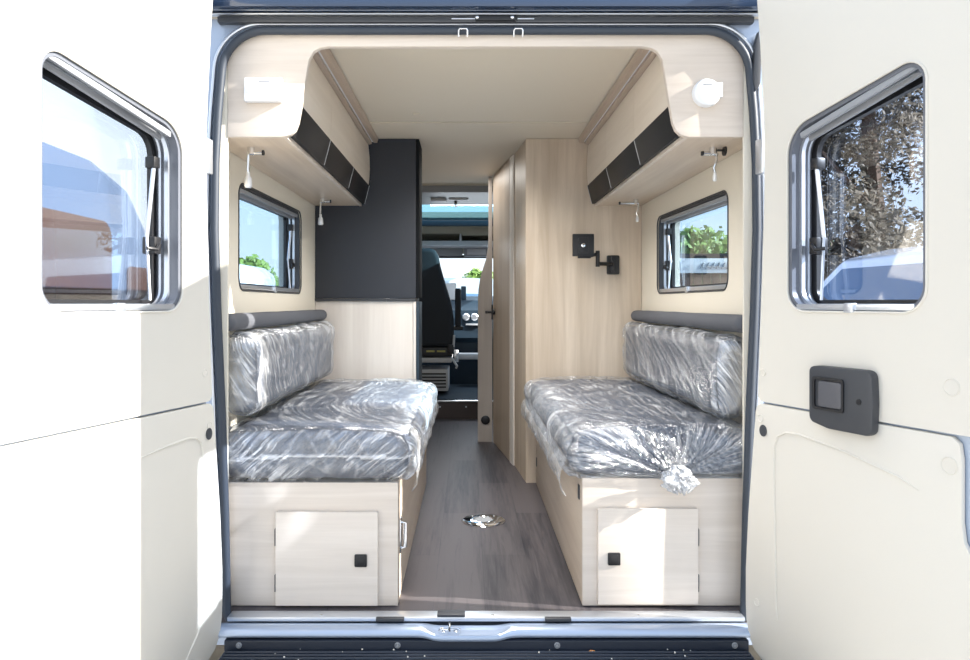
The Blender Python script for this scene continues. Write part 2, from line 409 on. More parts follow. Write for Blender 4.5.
# ------------------------------------------------------------------ tall charcoal cabinet and base cabinet (left), washroom (right)
t = thing('tall_cabinet', (-.57, 1.76, .952), 'tall matt charcoal cabinet standing on the pale base cabinet', 'cabinet')
mb = MB(); mb.box(-.843, -.3225, 1.652, 1.90, .955, ZC-.006, .002); mb.build('body', M['charcoal'], t)
mb = MB(); mb.box(-.322, -.306, 1.655, 1.90, .958, ZC-.006, .002); mb.build('edge_trim', mat('matt_black_edge', (.012,.013,.015), .85, spec=.1), t)
mb = MB(); mb.lathe([(.006, 0), (.006, .004), (.003, .005)], (-.56, 1.652, 1.56), 'Y', 12)
for v in mb.bm.verts: v.co.y = 2*1.652-v.co.y
mb.build('screw_cap', M['dgrey'], t)
t = thing('base_cabinet', (-.57, 1.76, 0), 'pale wood base cabinet at the head of the left bench under the charcoal one', 'cabinet')
mb = MB(); mb.box(-.843, -.338, 1.655, 1.90, .0, .938, .001); mb.build('front_panel', wZl, t)
mb = MB(); mb.box(-.843, -.322, 1.645, 1.90, .940, .953, .002); mb.build('top_edge', M['dgrey'], t)
mb = MB(); mb.box(-.3365, -.3225, 1.650, 1.90, .0, .938, .002); mb.build('edge_strip', wZl, t)
mb = MB(); mb.box(-.322, -.306, 1.66, 1.90, .0, .938, .002); mb.build('side_strip', M['teal'], t)

wr = [(.845, 1.652), (.247, 1.652), (.206, 2.08), (.188, 2.16), (.112, 2.78), (.845, 2.78)]
mb = MB(); mb.prism([[(.843, 1.652), (.247, 1.652), (.250, 1.668), (.843, 1.668)]], 0, ZC-.006)
struct(mb.build('wall_washroom', wZ, smooth=0), 'pale wood washroom wall behind the right bench', 'wall')
mb = MB(); mb.prism([[(.247, 1.670), (.212, 2.078), (.222, 2.082), (.257, 1.674)]], 0, ZC-.006)
struct(mb.build('trim_5', wood('return_ash', (.70,.58,.45), (.50,.39,.29), 'Z'), smooth=0), 'side return of the washroom wall facing the aisle', 'panel')
mb = MB(); mb.prism([rpoly([(.207, 2.05), (.190, 2.16), (.198, 2.17), (.225, 2.09)], .004, 3)], 0, ZC-.006)
struct(mb.build('trim_6', wZl, smooth=30), 'light door post of the washroom', 'post')
root = bpy.data.objects.new('door_1', None); root.location = (.15, 2.47, 0); C.objects.link(root)
struct(root, 'washroom door along the right of the aisle with a black handle', 'door')
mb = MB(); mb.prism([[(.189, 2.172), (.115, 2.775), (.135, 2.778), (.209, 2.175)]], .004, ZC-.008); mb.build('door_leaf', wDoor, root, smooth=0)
h = at(494.5, 312, 4.93)
mb = MB(); mb.lathe([(.018, 0), (.018, .01), (.012, .014)], (.111, 2.70, h.z), 'X', 16)
mb.tube([(.115, 2.70, h.z), (.065, 2.70, h.z)], .009, 10); mb.box(.060, .074, 2.66, 2.74, h.z-.009, h.z+.009, .004)
mb.box(.101, .112, 2.688, 2.712, h.z-.05, h.z+.05, .004); mb.build('handle', M['black'], root)
# curved partition panel past the washroom door
zs = lambda y, d=4.99: at(0, y, d).z
prof = [(.110, 0), (.0125, 0)] + [(at(px, 0, 4.99).x, zs(y)) for px, y in ((478, 300), (478.5, 289), (480, 279), (483, 268), (486, 259), (488, 248), (488.5, 235))] + [(.084, ZC-.008), (.110, ZC-.008)]
mb = MB(XZ); mb.prism([prof], 2.79, 2.812, .002)
t = struct(mb.build('trim_7', wood('partition_panel_ash', (.52,.47,.43), (.40,.35,.31), 'Z')), 'narrow curved pale panel past the washroom door', 'panel')
c = at(485.5, 420, 4.985)
mb = MB(); mb.lathe([(.030, 0), (.030, -.006), (.022, -.009)], (c.x, 2.789, c.z), 'Y', 24); mb.build('round_vent', M['black'], t)
# right side block filling the washroom from behind, closes the shell
mb = MB(); mb.box(.20, .845, 2.85, 2.87, 0, ZC-.006)
struct(mb.build('wall_front', wZ, smooth=0), 'forward wall of the washroom', 'wall')

# ------------------------------------------------------------------ benches
def bench(s, label, door, knob, topz):
    x_in = -.268 if s < 0 else .298
    root = thing('bench_box', (s*.56, .85, 0), label, 'bench')
    a, b = sorted((s*.843, x_in))
    mb = MB(); mb.box(a, b, .084, .098, .002, topz, .0015); mb.build('front_panel', wX, root)
    mb = MB(); a, b = sorted((x_in, x_in+s*.016)); mb.box(a, b, .099, 1.648, .002, topz, .0015); mb.build('side_panel', wY, root)
    mb = MB(); a, b = sorted((x_in+s*.017, s*.843)); mb.box(a, b, .099, 1.648, topz-.016, topz-.001); mb.build('top_panel', wX, root)
    dx0, dx1, dz0, dz1 = door
    mb = MB(); mb.box(dx0, dx1, .067, .083, dz0, dz1, .0015); d = mb.build('door', wood('bench_door_ash_%s' % ('l' if s < 0 else 'r'), (.83,.75,.67), (.62,.54,.46), 'X', contrast=1.0), root)
    kx, kz = knob
    mb = MB(XZ); mb.prism([offset_rect(kx-.019, kx+.019, kz-.019, kz+.019, .004)], .061, .067, .0015)
    mb.prism([offset_rect(kx-.013, kx+.013, kz-.013, kz+.013, .003)], .0585, .0615, .001); mb.build('push_knob', M['black'], d)
    hx = dx0-.004 if s < 0 else dx1+.001
    for z in (.215, .075):
        mb = MB(); mb.box(hx, hx+.003, .070, .084, z-.026, z+.026, .001); mb.build('hinge', M['dgrey'], d)
    return root
lb = bench(-1, 'left pale wood bench box under the plastic wrapped cushion with small door', (-.639, -.328, .008, .293), (-.379, .147), .379)
rb = bench(1, 'right pale wood bench box under the knotted plastic cover with small door', (.343, .648, .012, .303), (.391, .152), .392)
# chrome latch on the left bench's aisle side, dark slots on the right one
mb = MB(); mb.tube([(-.268, .14, .245), (-.250, .14, .24), (-.250, .14, .165), (-.268, .14, .16)], .006, 10)
mb.box(-.2675, -.262, .118, .162, .15, .255, .003); mb.build('latch', M['chrome'], lb)
for y, z in ((.15, .335), (1.60, .12)):
    mb = MB(); mb.box(.2945, .2985, y-.012, y+.012, z-.022, z+.022, .001); mb.build('slot_cover', M['dgrey'], rb)

# ------------------------------------------------------------------ wrapped cushions
def grid_box(lo, hi, r, res, disp=None, flow=None, name='cushion', m=None, parent=None, extra=None):
    """rounded box as a fine grid; disp(p, n) -> (offset vector, fold 0..1); flow(p, n) -> uv"""
    lo, hi = V(lo), V(hi); ilo, ihi = lo+V((r,r,r)), hi-V((r,r,r))
    bm = bmesh.new(); uvl = bm.loops.layers.uv.new('flow'); fl = bm.verts.layers.float.new('fold')
    for ax in range(3):
        u, w = (ax+1) % 3, (ax+2) % 3
        nu = max(2, int((hi[u]-lo[u])/res)); nw = max(2, int((hi[w]-lo[w])/res))
        for sg in (0, 1):
            G = []
            for i in range(nu+1):
                row = []
                for j in range(nw+1):
                    p = V((0,0,0)); p[ax] = hi[ax] if sg else lo[ax]
                    p[u] = lo[u]+(hi[u]-lo[u])*i/nu; p[w] = lo[w]+(hi[w]-lo[w])*j/nw
                    q = V([min(max(p[k], ilo[k]), ihi[k]) for k in range(3)]); n = p-q
                    n = n.normalized() if n.length > 1e-9 else V((0,0,1)); p = q+n*r
                    f = 0
                    if disp: o, f = disp(p, n); pp = p+o
                    else: pp = p
                    v = bm.verts.new(pp); v[fl] = f; row.append((v, flow(p, n) if flow else (p[u], p[w])))
                G.append(row)
            for i in range(nu):
                for j in range(nw):
                    qd = [G[i][j], G[i+1][j], G[i+1][j+1], G[i][j+1]]
                    if not sg: qd.reverse()
                    f = bm.faces.new([x[0] for x in qd])
                    for l, x in zip(f.loops, qd): l[uvl].uv = x[1]
    if extra: extra(bm, uvl, fl)
    bmesh.ops.remove_doubles(bm, verts=bm.verts, dist=1e-5)
    b = MB(); b.bm.free(); b.bm = bm
    return b.build(name, m, parent, smooth=180)

def rn(x, y, z=0): return noise.noise(V((x, y, z)))
def ridge(x, y, z=0): return 1-abs(rn(x, y, z))*2

KNOT = V((.575, .065, .427))
def seat(s):
    lo = V((-.835 if s < 0 else .262, .078, .384 if s < 0 else .396)); hi = V((-.240 if s < 0 else .835, 1.622, .525 if s < 0 else .535))
    lab = 'left seat cushion in creased clear plastic lying on the bench box' if s < 0 else 'right seat cushion in clear plastic gathered into a knot at its front'
    root = thing('seat_cushion', ((lo.x+hi.x)/2, .85, lo.z), lab, 'cushion')
    def puff(p):
        tx = (p.x-lo.x)/(hi.x-lo.x); return .010*math.sin(PI*min(max(tx, 0), 1))
    def d0(p, n):
        return V((0, 0, puff(p) if n.z > .3 else 0)) + n*.003*rn(p.x*9, p.y*9, p.z*9), 0
    grid_box(lo, hi, .05, .02, d0, None, 'foam_block', M['fabric'], root)
    edge = hi.x if s < 0 else lo.x          # aisle edge
    def flow(p, n):
        if n.y < -.5:                       # face towards the rear doors
            if s > 0:
                dx, dz = p.x-KNOT.x, p.z-KNOT.z+.02; r = math.hypot(dx, dz); return (math.atan2(dz, dx)*.9, r*1.0)
            return ((p.x*.75-p.z*1.0)*1.0, (p.x*.55+p.z*.9)*.8)
        if abs(n.x) > .6: return (p.y+.25*p.z, p.z)
        if s > 0:
            dx, dy = p.x-KNOT.x, p.y+.15; r = math.hypot(dx, dy)
            a = math.atan2(dx, dy); return (a*.8*min(1, .35+r*.6), r*.5)
        return (p.x*.8+.12*math.sin(p.y*3.1)+p.y*.22, p.y*.45)
    def disp(p, n):
        f = 0; o = n*.008 + V((0, 0, puff(p) if n.z > .3 else 0))
        if n.y < -.4:
            if s > 0:
                dx, dz = p.x-KNOT.x, p.z-KNOT.z+.02; r = math.hypot(dx, dz); a = math.atan2(dz, dx)
                k = ridge(a*9+1.2*rn(a*2, r*4), r*1.6, 4); k2 = ridge(a*21, r*3, 8); o += n*((.010*k+.004*k2)*min(1, r*6)) - V((0, .020*math.exp(-r*9), 0))
                f = max(0, k-.80)*3.6 + max(0, k2-.84)*3.2 + .8*math.exp(-(r/.04)**2)
            else:
                k = ridge((p.x-p.z*1.2)*17, (p.x+p.z)*3.0, 2); o += n*(.006*k); f = max(0, k-.80)*2.4
                k2 = ridge((p.x+p.z*1.4)*13+5, (p.x-p.z)*2.0, 9); o += n*(.004*k2); f += max(0, k2-.88)*3
                zl = .452 + .012*math.sin((p.x+.84)*4.5)-.02*max(0, -.70-p.x)*4 + .003*rn(p.x*60, 0)
                if abs(p.z-zl) < .0045: f = .9; o += n*.003
        elif abs(n.x) > .5:
            k = ridge(p.y*9+rn(p.y*3, p.z*6), p.z*5, s); o += n*(.010*k); f = max(0, k-.72)*2.0
            if (p.x > 0) == (edge > 0) and abs(p.x-edge) < .06:
                o += V((-s*(.012+.018*abs(rn(p.y*5, p.z*11, 3))), 0, 0)); f = f*1.3+.20
        else:
            if s > 0:
                dx, dy = p.x-KNOT.x, p.y+.15; r = math.hypot(dx, dy); a = math.atan2(dx, dy)
                k = ridge(a*8+.8*rn(p.x*5, p.y*5), r*2.2, 7)
            else: k = ridge(p.x*7+1.0*math.sin(p.y*2.6)+p.y*1.4, p.y*1.7+.6*rn(p.x*4, p.y*4), 7)
            o += n*(.008*k); f = max(0, k-.84)*2.0
            g = ridge(p.x*26+p.y*3, p.y*6, 31); o += n*(.0025*g); f += max(0, g-.88)*1.8
            e = abs(p.x-edge)
            if e < .10: f += .30*(1-e/.10)*(.4+ridge(p.y*7, p.x*9, 12)*.7)
        return o, min(1, max(0, f))
    def skirt(bm, uvl, fl):
        # loose film hanging over the aisle edge of the box
        n = 240; cols = []
        for i in range(n+1):
            t = i/n; y = lo.y+.0+(hi.y-lo.y)*t; cols.append([])
            drop = (.050+.030*rn(y*5, 1)+.018*rn(y*17, 4)) * (1.0 if s > 0 else .55)
            for j in range(9):
                q = j/8
                x = edge-s*(.016+.016*math.sin(q*PI)*(1+.8*rn(y*9, q*2))+.012*rn(y*14, q*3)*q + .030*q*max(0, t-.45)*(1 if s > 0 else .3))
                z = lo.z+.055-(.055+drop)*q
                v = bm.verts.new((x, y, z)); v[fl] = min(1, .38+.5*max(0, ridge(y*14, q*2, 5)-.6)); cols[-1].append((v, (y*1.3, q*.3)))
        for i in range(n):
            for j in range(8):
                qd = [cols[i][j], cols[i+1][j], cols[i+1][j+1], cols[i][j+1]]
                f = bm.faces.new([x[0] for x in qd])
                for l, x in zip(f.loops, qd): l[uvl].uv = x[1]
    w = grid_box(lo, hi, .055, .0065, disp, flow, 'plastic_cover', film, root, skirt)
    if s > 0:
        bm = bmesh.new(); uvl = bm.loops.layers.uv.new('flow'); fl = bm.verts.layers.float.new('fold'); R = []
        NI, NJ = 36, 60
        for i in range(NI):
            q = i/(NI-1); row = []
            for j in range(NJ):
                a = 2*PI*j/NJ; rr = .006+.040*math.sin(PI*min(1, q*.93+.02))**.8
                cx_, sx_ = math.cos(a), math.sin(a)
                rr *= 1+.75*rn(cx_*2.2, sx_*2.2, q*4+3)+.35*rn(cx_*6, sx_*6, q*9)
                v = bm.verts.new((KNOT.x+.012*q+rr*cx_, KNOT.y-.030-.006*q+rr*sx_*.5, KNOT.z+.018-.082*q+.018*rn(cx_*3, sx_*3, 8)*q))
                v[fl] = min(1, max(.4, .62+1.1*max(0, ridge(cx_*3+q*2, sx_*3, q*5)-.55))); row.append((v, (a*.3, q*.2)))
            R.append(row)
        for i in range(NI-1):
            for j in range(NJ):
                qd = [R[i][j], R[i][(j+1) % NJ], R[i+1][(j+1) % NJ], R[i+1][j]]
                f = bm.faces.new([x[0] for x in qd])
                for l, x in zip(f.loops, qd): l[uvl].uv = x[1]
        b = MB(); b.bm.free(); b.bm = bm; b.build('knot', film, w, smooth=180)
seat(-1); seat(1)

def backrest(s):
    lo = V((-.832 if s < 0 else .745, .20 if s < 0 else .16, .573)); hi = V((-.745 if s < 0 else .832, 1.60, .812))
    root = thing('backrest_cushion', (s*.79, .85, lo.z), 'left backrest cushion in clear plastic standing against the wall under the window' if s < 0 else 'right backrest cushion in clear plastic leaning on the wall beside the television bracket wall', 'cushion')
    root['label'] = 'left backrest cushion wrapped in clear plastic below the left window' if s < 0 else 'right backrest cushion wrapped in clear plastic below the right window'
    grid_box(lo, hi, .032, .02, lambda p, n: (n*.002*rn(p.x*9, p.y*9, p.z*9), 0), None, 'foam_block', M['fabric'], root)
    def flow(p, n):
        if n.y < -.5: return (p.z*.5+p.x, p.x)
        return (p.y-.55*((p.z-.56)/.25)**2, p.z*.8) if s > 0 else (p.y*.9+.5*p.z*p.z, p.z*.9)
    def disp(p, n):
        o = n*.007; f = 0
        if n.y < -.4:
            k = ridge(p.x*14+p.z*4, p.z*12, 3); o += n*.006*k; f = max(0, k-.75)*2
        else:
            if s > 0:
                t = (p.y-.2)/1.4; q = (p.z-.56)/.25; k = ridge((p.y-.55*q*q+.2*q)*8, q*1.1, 3); k2 = ridge((p.y-.8*q*q)*19+3, q*2, 6)
                o += n*(.009*k+.003*k2); f = max(0, k-.76)*2.0+max(0, k2-.86)*2.2
            else:
                top = max(0, (p.z-.67)/.15); k = ridge(p.y*11+2.2*rn(p.y*3, p.z*5), p.z*4, 3)
                o += n*(.002+.011*top)*k; f = .10+max(0, k-.80)*2.6*(.15+top)
                k2 = ridge((p.z+.12*math.sin(p.y*3))*14, p.y*2.0, 6); o += n*.005*k2; f += max(0, k2-.86)*2
                if 0 < p.y-lo.y-.03 < .03: f += .6
        if p.z > .785: f += .18; o += V((0, 0, .010*rn(p.y*12, p.x*12, 2)+.004))
        if p.y < lo.y+.04: f += .22
        if p.y > hi.y-.05: o += V((0, .01*rn(p.z*20, p.x*10), 0)); f += .2
        return o, min(1, max(0, f))
    grid_box(lo, hi, .036, .005, disp, flow, 'plastic_cover', film, root)
backrest(-1); backrest(1)
for s in (-1, 1):
    lo = V((-.843 if s < 0 else .772, .08, .842)); hi = V((-.772 if s < 0 else .843, 1.628 if s < 0 else 1.60, .897 if s < 0 else .893))
    o = grid_box(lo, hi, .028, .012, lambda p, n: (n*.0015*rn(p.x*6, p.y*6, p.z*6), 0), None, 'padded_bolster', M['bolster'])
    tag(o, 'dark grey padded bolster along the %s wall above the wrapped backrest' % ('left' if s < 0 else 'right'), 'bolster')

# ------------------------------------------------------------------ small fittings
# control box on the left locker end
c = at(264.5, 91, 2.245)
t = thing('control_box', (c.x, .05, c.z), 'white rectangular control box on the left end of the wood arch', 'control box')
mb = MB(); mb.box(c.x-.057, c.x+.057, .026, .0495, c.z-.036, c.z+.036, .005, 3); mb.build('housing', M['white'], t)
mb = MB(); mb.lathe([(.012, 0), (.012, -.0025), (.010, -.003)], (c.x-.038, .026, c.z+.0), 'Y', 24); mb.build('dial', mat('pale_grey_plastic', (.74,.76,.80), .4), t)
mb = MB(); mb.box(c.x-.012, c.x+.022, .0252, .0262, c.z+.0215, c.z+.0245); mb.build('display_mark', M['mgrey'], t)
c = at(706, 93.5, 2.245)
t = thing('smoke_alarm', (c.x, .05, c.z), 'round white alarm with a side tab on the right end of the wood arch', 'alarm')
mb = MB(); mb.lathe([(.042, 0), (.042, -.014), (.038, -.021), (.030, -.024)], (c.x, .0495, c.z), 'Y', 40)
mb.box(c.x+.005, c.x+.046, .030, .0495, c.z-.014, c.z+.030, .003); mb.build('housing', M['white'], t)
mb = MB(); mb.box(c.x-.014, c.x+.014, .0245, .0262, c.z+.021, c.z+.024); mb.build('slot', M['mgrey'], t)

# reading lamps under the lockers
def lamp(x, y, kind, label, s):
    t = thing('reading_lamp', (x, y, 1.431), label, 'lamp', None)
    mb = MB(); mb.lathe([(.012, 0), (.012, -.022), (.009, -.024)], (x, y, 1.431), 'Z', 20); mb.build('mount', M['chrome'], t)
    if kind == 'hang':
        mb = MB(); mb.cyl((x, y, 1.414), (x+.036, y, 1.414), .0065); mb.tube([(x-.008, y, 1.414), (x-.010, y, 1.36), (x-.009, y, 1.34)], .0045, 10)
        mb.build('arm', M['chrome'], t)
        mb = MB(); mb.lathe([(.006, 0), (.006, -.012), (.011, -.020), (.0125, -.046), (.010, -.050)], (x-.009, y, 1.352), 'Z', 20); mb.build('lamp_head', mat('pale_frosted', (.8,.8,.8), .3, .3), t)
        mb = MB(); mb.cyl((x+.036, y, 1.414), (x+.042, y, 1.414), .0085); mb.build('end_cap', M['black'], t)
    else:
        dx = .075 if kind == 'long' else .03
        mb = MB(); mb.cyl((x-dx, y, 1.412), (x+.012, y, 1.412), .007)
        mb.tube([(x+.012, y, 1.412), (x+.010, y, 1.385), (x+.003, y, 1.365), (x+.008, y, 1.345)], .0045, 10); mb.build('arm', M['chrome'], t)
        mb = MB(); mb.lathe([(.004, 0), (.007, -.012), (.007, -.026), (.005, -.030)], (x+.006, y, 1.352), 'Z', 16); mb.build('lamp_head', bpy.data.materials['pale_frosted'], t)
        mb = MB(); mb.box(x-dx-.008, x-dx, y-.007, y+.007, 1.405, 1.419, .002); mb.build('end_cap', M['black'], t)
        mb = MB()
        if kind == 'short': mb.cyl((x+.034, y, 1.42), (x+.040, y, 1.42), .016); mb.cyl((x+.012, y, 1.422), (x+.036, y, 1.422), .004); mb.build('wall_rosette', M['black'], t)
X = lambda px, d: at(px, 0, d).x
lamp(X(251, 2.40), .20, 'hang', 'chrome reading lamp hanging under the left locker, nearest the open doors', -1)
lamp(X(322.5, 3.55), 1.35, 'hang', 'chrome reading lamp hanging under the left locker, beside the charcoal cabinet', -1)
lamp(X(713, 2.40), .20, 'short', 'chrome reading lamp under the right locker, nearest the open doors', 1)
lamp(X(636, 3.60), 1.40, 'long', 'chrome reading lamp with a long bar under the right locker, by the wood wall', 1)

# television bracket on the washroom wall
d = 3.85
t = thing('tv_bracket', (at(600, 260, d).x, 1.65, at(0, 263, d).z), 'black jointed television bracket with square plate on the wood wall', 'bracket')
z = lambda y: at(0, y, 3.80).z
x = lambda p: at(p, 0, 3.80).x
mb = MB(XZ); mb.prism([offset_rect(at(606.5,0,d).x, at(619,0,d).x, at(0,274.5,d).z, at(0,255.5,d).z, .008)], 1.635, 1.6515, .003)
mb.box(x(611), x(615), z(273), z(257), 1.615, 1.64, .002); mb.build('wall_plate', M['black'], t)
mb = MB(); mb.tube([(x(613), 1.615, z(264)), (x(599), 1.585, z(264))], .010, 12); mb.cyl((x(597), 1.58, z(267)), (x(597), 1.58, z(251)), .0105)
mb.tube([(x(597), 1.58, z(254)), (x(590), 1.56, z(256)), (x(583), 1.56, z(257))], .009, 12); mb.build('arm', M['black'], t)
mb = MB(XZ); mb.prism([offset_rect(x(571), x(592), z(257), z(235), .004)], 1.535, 1.553, .002)
mb.prism([offset_rect(x(576.5), x(586.5), z(254), z(239), .003)], 1.530, 1.536, .001)
mb.box(x(576), x(589), z(259), z(257), 1.54, 1.55, .002); pl = mb.build('screen_plate', M['black'], t)
mb = MB(); mb.lathe([(.010, 0), (.010, -.004), (.005, -.006)], (x(581), 1.530, z(246.5)), 'Y', 20); mb.build('bolt', M['chrome'], pl)

# table socket in the floor
c = at(483.5, 521, 3.18)
t = thing('table_socket', (c.x, c.y, 0), 'round polished steel table leg socket let into the aisle floor', 'floor socket')
mb = MB(); mb.lathe([(.092, .0), (.092, .002), (.084, .007), (.045, .008), (.040, .003)], (c.x, c.y, .0005), 'Z', 48); mb.build('plate', mat('mirror_steel', (.9,.92,.95), .05, 1.0), t)
mb = MB(); mb.lathe([(.038, .0), (.038, .0045), (.02, .0055)], (c.x, c.y, .003), 'Z', 32); mb.build('cap', M['mgrey'], t)
for k in range(4):
    a = PI/4+k*PI/2; mb = MB(); mb.lathe([(.005, 0), (.005, .002), (.003, .003)], (c.x+.066*math.cos(a), c.y+.066*math.sin(a), .0075), 'Z', 12); mb.build('screw', M['chrome'], t)

# ------------------------------------------------------------------ rear frame, seal, sill, bumper
BULGE = [(.05, .766), (.3, .771), (.6, .781), (.9, .794), (1.15, .802), (1.35, .800), (1.5, .792)]
def oring(o):
    side = [(x+o, z) for z, x in BULGE]; sl = [(-x, z) for x, z in side[::-1]]
    pts = [(-.765-o, -.02-o), (.765+o, -.02-o)] + side + [(.770+o, 1.737+o*.9), (-.770-o, 1.737+o*.9)] + sl
    r = [.03+o, .03+o] + [.0]*len(side) + [.17+o, .17+o] + [0]*len(sl)
    return rpoly(pts, r, 14)
mb = MB(XZ); mb.prism([[(-.97, -.10), (.97, -.10), (.97, ZC+.06), (-.97, ZC+.06)], oring(.012)], .044, .060)
struct(mb.build('wall_rear', M['paint'], smooth=30), 'silver blue painted frame around the rear opening', 'frame')
mb = MB(XZ)
# open path starting bottom right going up and round
pts = [p for p in oring(.010)]
#i0 = max(range(len(pts)), key=lambda i: (pts[i][0] > 0)*(1 if pts[i][1] < .05 else 0)*(pts[i][1]+1))
mb.tube(ring(pts, .032), .0125, 12, closed=True)
struct(mb.build('trim_8', M['seal'], smooth=80), 'dark rubber seal running round the rear opening', 'seal')
mb = MB(XZ); mb.tube(ring([(p[0], p[1]) for p in oring(.034)], .037), .006, 10, closed=True)
struct(mb.build('trim_9', M['alu'], smooth=80), 'silver lip outside the rear door seal', 'lip')
mb = MB(); mb.box(-.86, .86, -.030, .043, 1.794, 1.820, .006); 
struct(mb.build('trim_10', M['darkpaint']), 'dark blue rain gutter above the rear opening', 'gutter')
mb = MB(); mb.box(-.80, .80, .018, .0435, 1.766, 1.784, .003)
struct(mb.build('trim_11', M['dgrey']), 'dark strip in the top of the door frame', 'strip')
mb = MB(); mb.box(-.84, .84, .010, .0435, 1.7865, 1.791, .001)
struct(mb.build('trim_12', M['alu']), 'thin bright line below the rain gutter', 'strip')
mb = MB(); mb.box(-.97, .97, -.03, .059, 1.822, 1.95, .004)
struct(mb.build('trim_13', M['paint']), 'painted roof edge above the gutter', 'roof edge')
# header latch plate + clips
t = thing('header_latch', (.02, .015, 1.776), 'black latch plate at the middle of the top door frame', 'latch')
mb = MB(); mb.box(-.030, .090, .006, .0175, 1.767, 1.784, .002); mb.build('plate', M['black'], t)
for sx in (-.026, .078):
    mb = MB(); mb.lathe([(.005, 0), (.005, -.003), (.003, -.004)], (sx, .006, 1.776), 'Y', 12); mb.build('bolt', M['chrome'], t)
for sx in (-.102, .094):
    mb = MB(); a, b = (sx, sx+.07) if sx < 0 else (sx, sx+.05); mb.box(a, b, .012, .0175, 1.773, 1.7765, .001); mb.build('striker_strip', M['alu'], t)
for k, (p, lb_) in enumerate(((463, 'small silver clip on the top seal, left of the latch plate'), (519, 'small silver clip on the top seal, right of the latch plate'))):
    xx = at(p, 0, 2.19).x; z0 = 1.738
    mb = MB(); mb.tube([(xx-.013, .022, z0-.014), (xx-.013, .016, z0+.003), (xx-.010, .015, z0+.008), (xx+.010, .015, z0+.008), (xx+.013, .016, z0+.003), (xx+.013, .022, z0-.014)], .0032, 8)
    tag(mb.build('seal_clip', M['chrome']), lb_, 'clip')

# threshold strip
t = thing('threshold_strip', (0, 0, 0), 'silver metal threshold strip at the rear edge of the floor', 'threshold')
mb = MB(); mb.box(-.764, .764, -.003, .046, -.010, .003, .003); mb.build('strip', M['alu'], t)
for p0, p1 in ((437, 465), (376, 404), (545, 571)):
    a, b = at(p0, 0, 2.19).x, at(p1, 0, 2.19).x
    mb = MB(); 
    if p0 == 437: mb.box(a, b, -.002, .036, .003, .010, .002)
    else: mb.box(a, b, -.018, -.001, -.004, .005, .002)
    mb.build('catch_plate', M['dgrey'], t)
for p in (320, 493, 640):
    mb = MB(); mb.lathe([(.004, 0), (.004, .0015), (.002, .002)], (at(p, 0, 2.19).x, .012, .003), 'Z', 10); mb.build('screw', M['chrome'], t)
# painted sill with the latch recess
bm = bmesh.new(); n = 200; rows = []
prof = [(-.005, -.012), (-.008, -.012), (-.016, -.010), (-.030, -.008), (-.046, -.010), (-.056, -.016), (-.061, -.024), (-.060, -.031), (-.050, -.036)]
for i in range(n+1):
    xx = -.80+1.6*i/n
    e = 1/(1+math.exp(-(xx+.163)/.010))*(1-1/(1+math.exp(-(xx-.052)/.010)))
    row = []
    for j, (yy, zz) in enumerate(prof):
        k = j/(len(prof)-1)
        row.append(bm.verts.new((xx, yy-.012*e*min(1, k*1.6), zz-.012*e*(1.2 if j in (2,3,4) else .55))))
    rows.append(row)
for i in range(n):
    for j in range(len(prof)-1): bm.faces.new((rows[i][j], rows[i][j+1], rows[i+1][j+1], rows[i+1][j]))
bmesh.ops.recalc_face_normals(bm, faces=bm.faces[:])
b = MB(); b.bm.free(); b.bm = bm
o = b.build('trim_14', M['paint'], smooth=60); o.modifiers.new('thick', 'SOLIDIFY').thickness = .003
struct(o, 'light blue painted rear sill with a latch recess', 'sill')
c0 = at(449.5, 627, 2.15)
t = thing('door_striker', (c0.x, -.05, -.045), 'chrome door striker sitting in the sill recess', 'striker')
mb = MB(); mb.box(c0.x-.044, c0.x+.044, -.056, -.020, -.030, -.025, .002); mb.build('base', M['alu'], t)
mb = MB(); mb.tube([(c0.x-.030, -.047, -.025), (c0.x-.030, -.047, -.014), (c0.x-.022, -.048, -.010), (c0.x+.022, -.048, -.010), (c0.x+.030, -.047, -.014), (c0.x+.030, -.047, -.025)], .0035, 8)
mb.build('loop', M['chrome'], t)
mb = MB(); mb.box(c0.x-.003, c0.x+.003, -.056, -.020, -.025, .000, .001); mb.build('centre_fin', M['chrome'], t)
for sx in (-.018, .018):
    mb = MB(); mb.lathe([(.007, 0), (.007, .003), (.004, .004)], (c0.x+sx, -.036, -.025), 'Z', 14); mb.build('bolt', M['chrome'], t)

t = thing('rear_step', (0, -.2, -.40), 'dark ribbed plastic step bumper below the rear sill with screws', 'bumper')
mb = MB(); mb.box(-.752, .752, -.066, .040, -.45, -.0375, .003); mb.build('back_face', M['bumper'], t)
mb = MB(); mb.box(-.752, .752, -.46, -.067, -.50, -.062, .012, 3)
for k in range(14): mb.box(-.745, .745, -.090-k*.018, -.083-k*.018, -.063, -.058, .0025, 1)
mb.build('tread', M['bumper'], t)
for p in (237, 397, 558, 737):
    xx = at(p, 0, 2.115).x
    mb = MB(); mb.lathe([(.0085, 0), (.0085, -.003), (.0065, -.004), (.006, -.001)], (xx, -.0665, -.050), 'Y', 16); mb.lathe([(.004, 0), (.003, -.002)], (xx, -.0715, -.050), 'Y', 6); mb.build('screw', M['mgrey'], t)

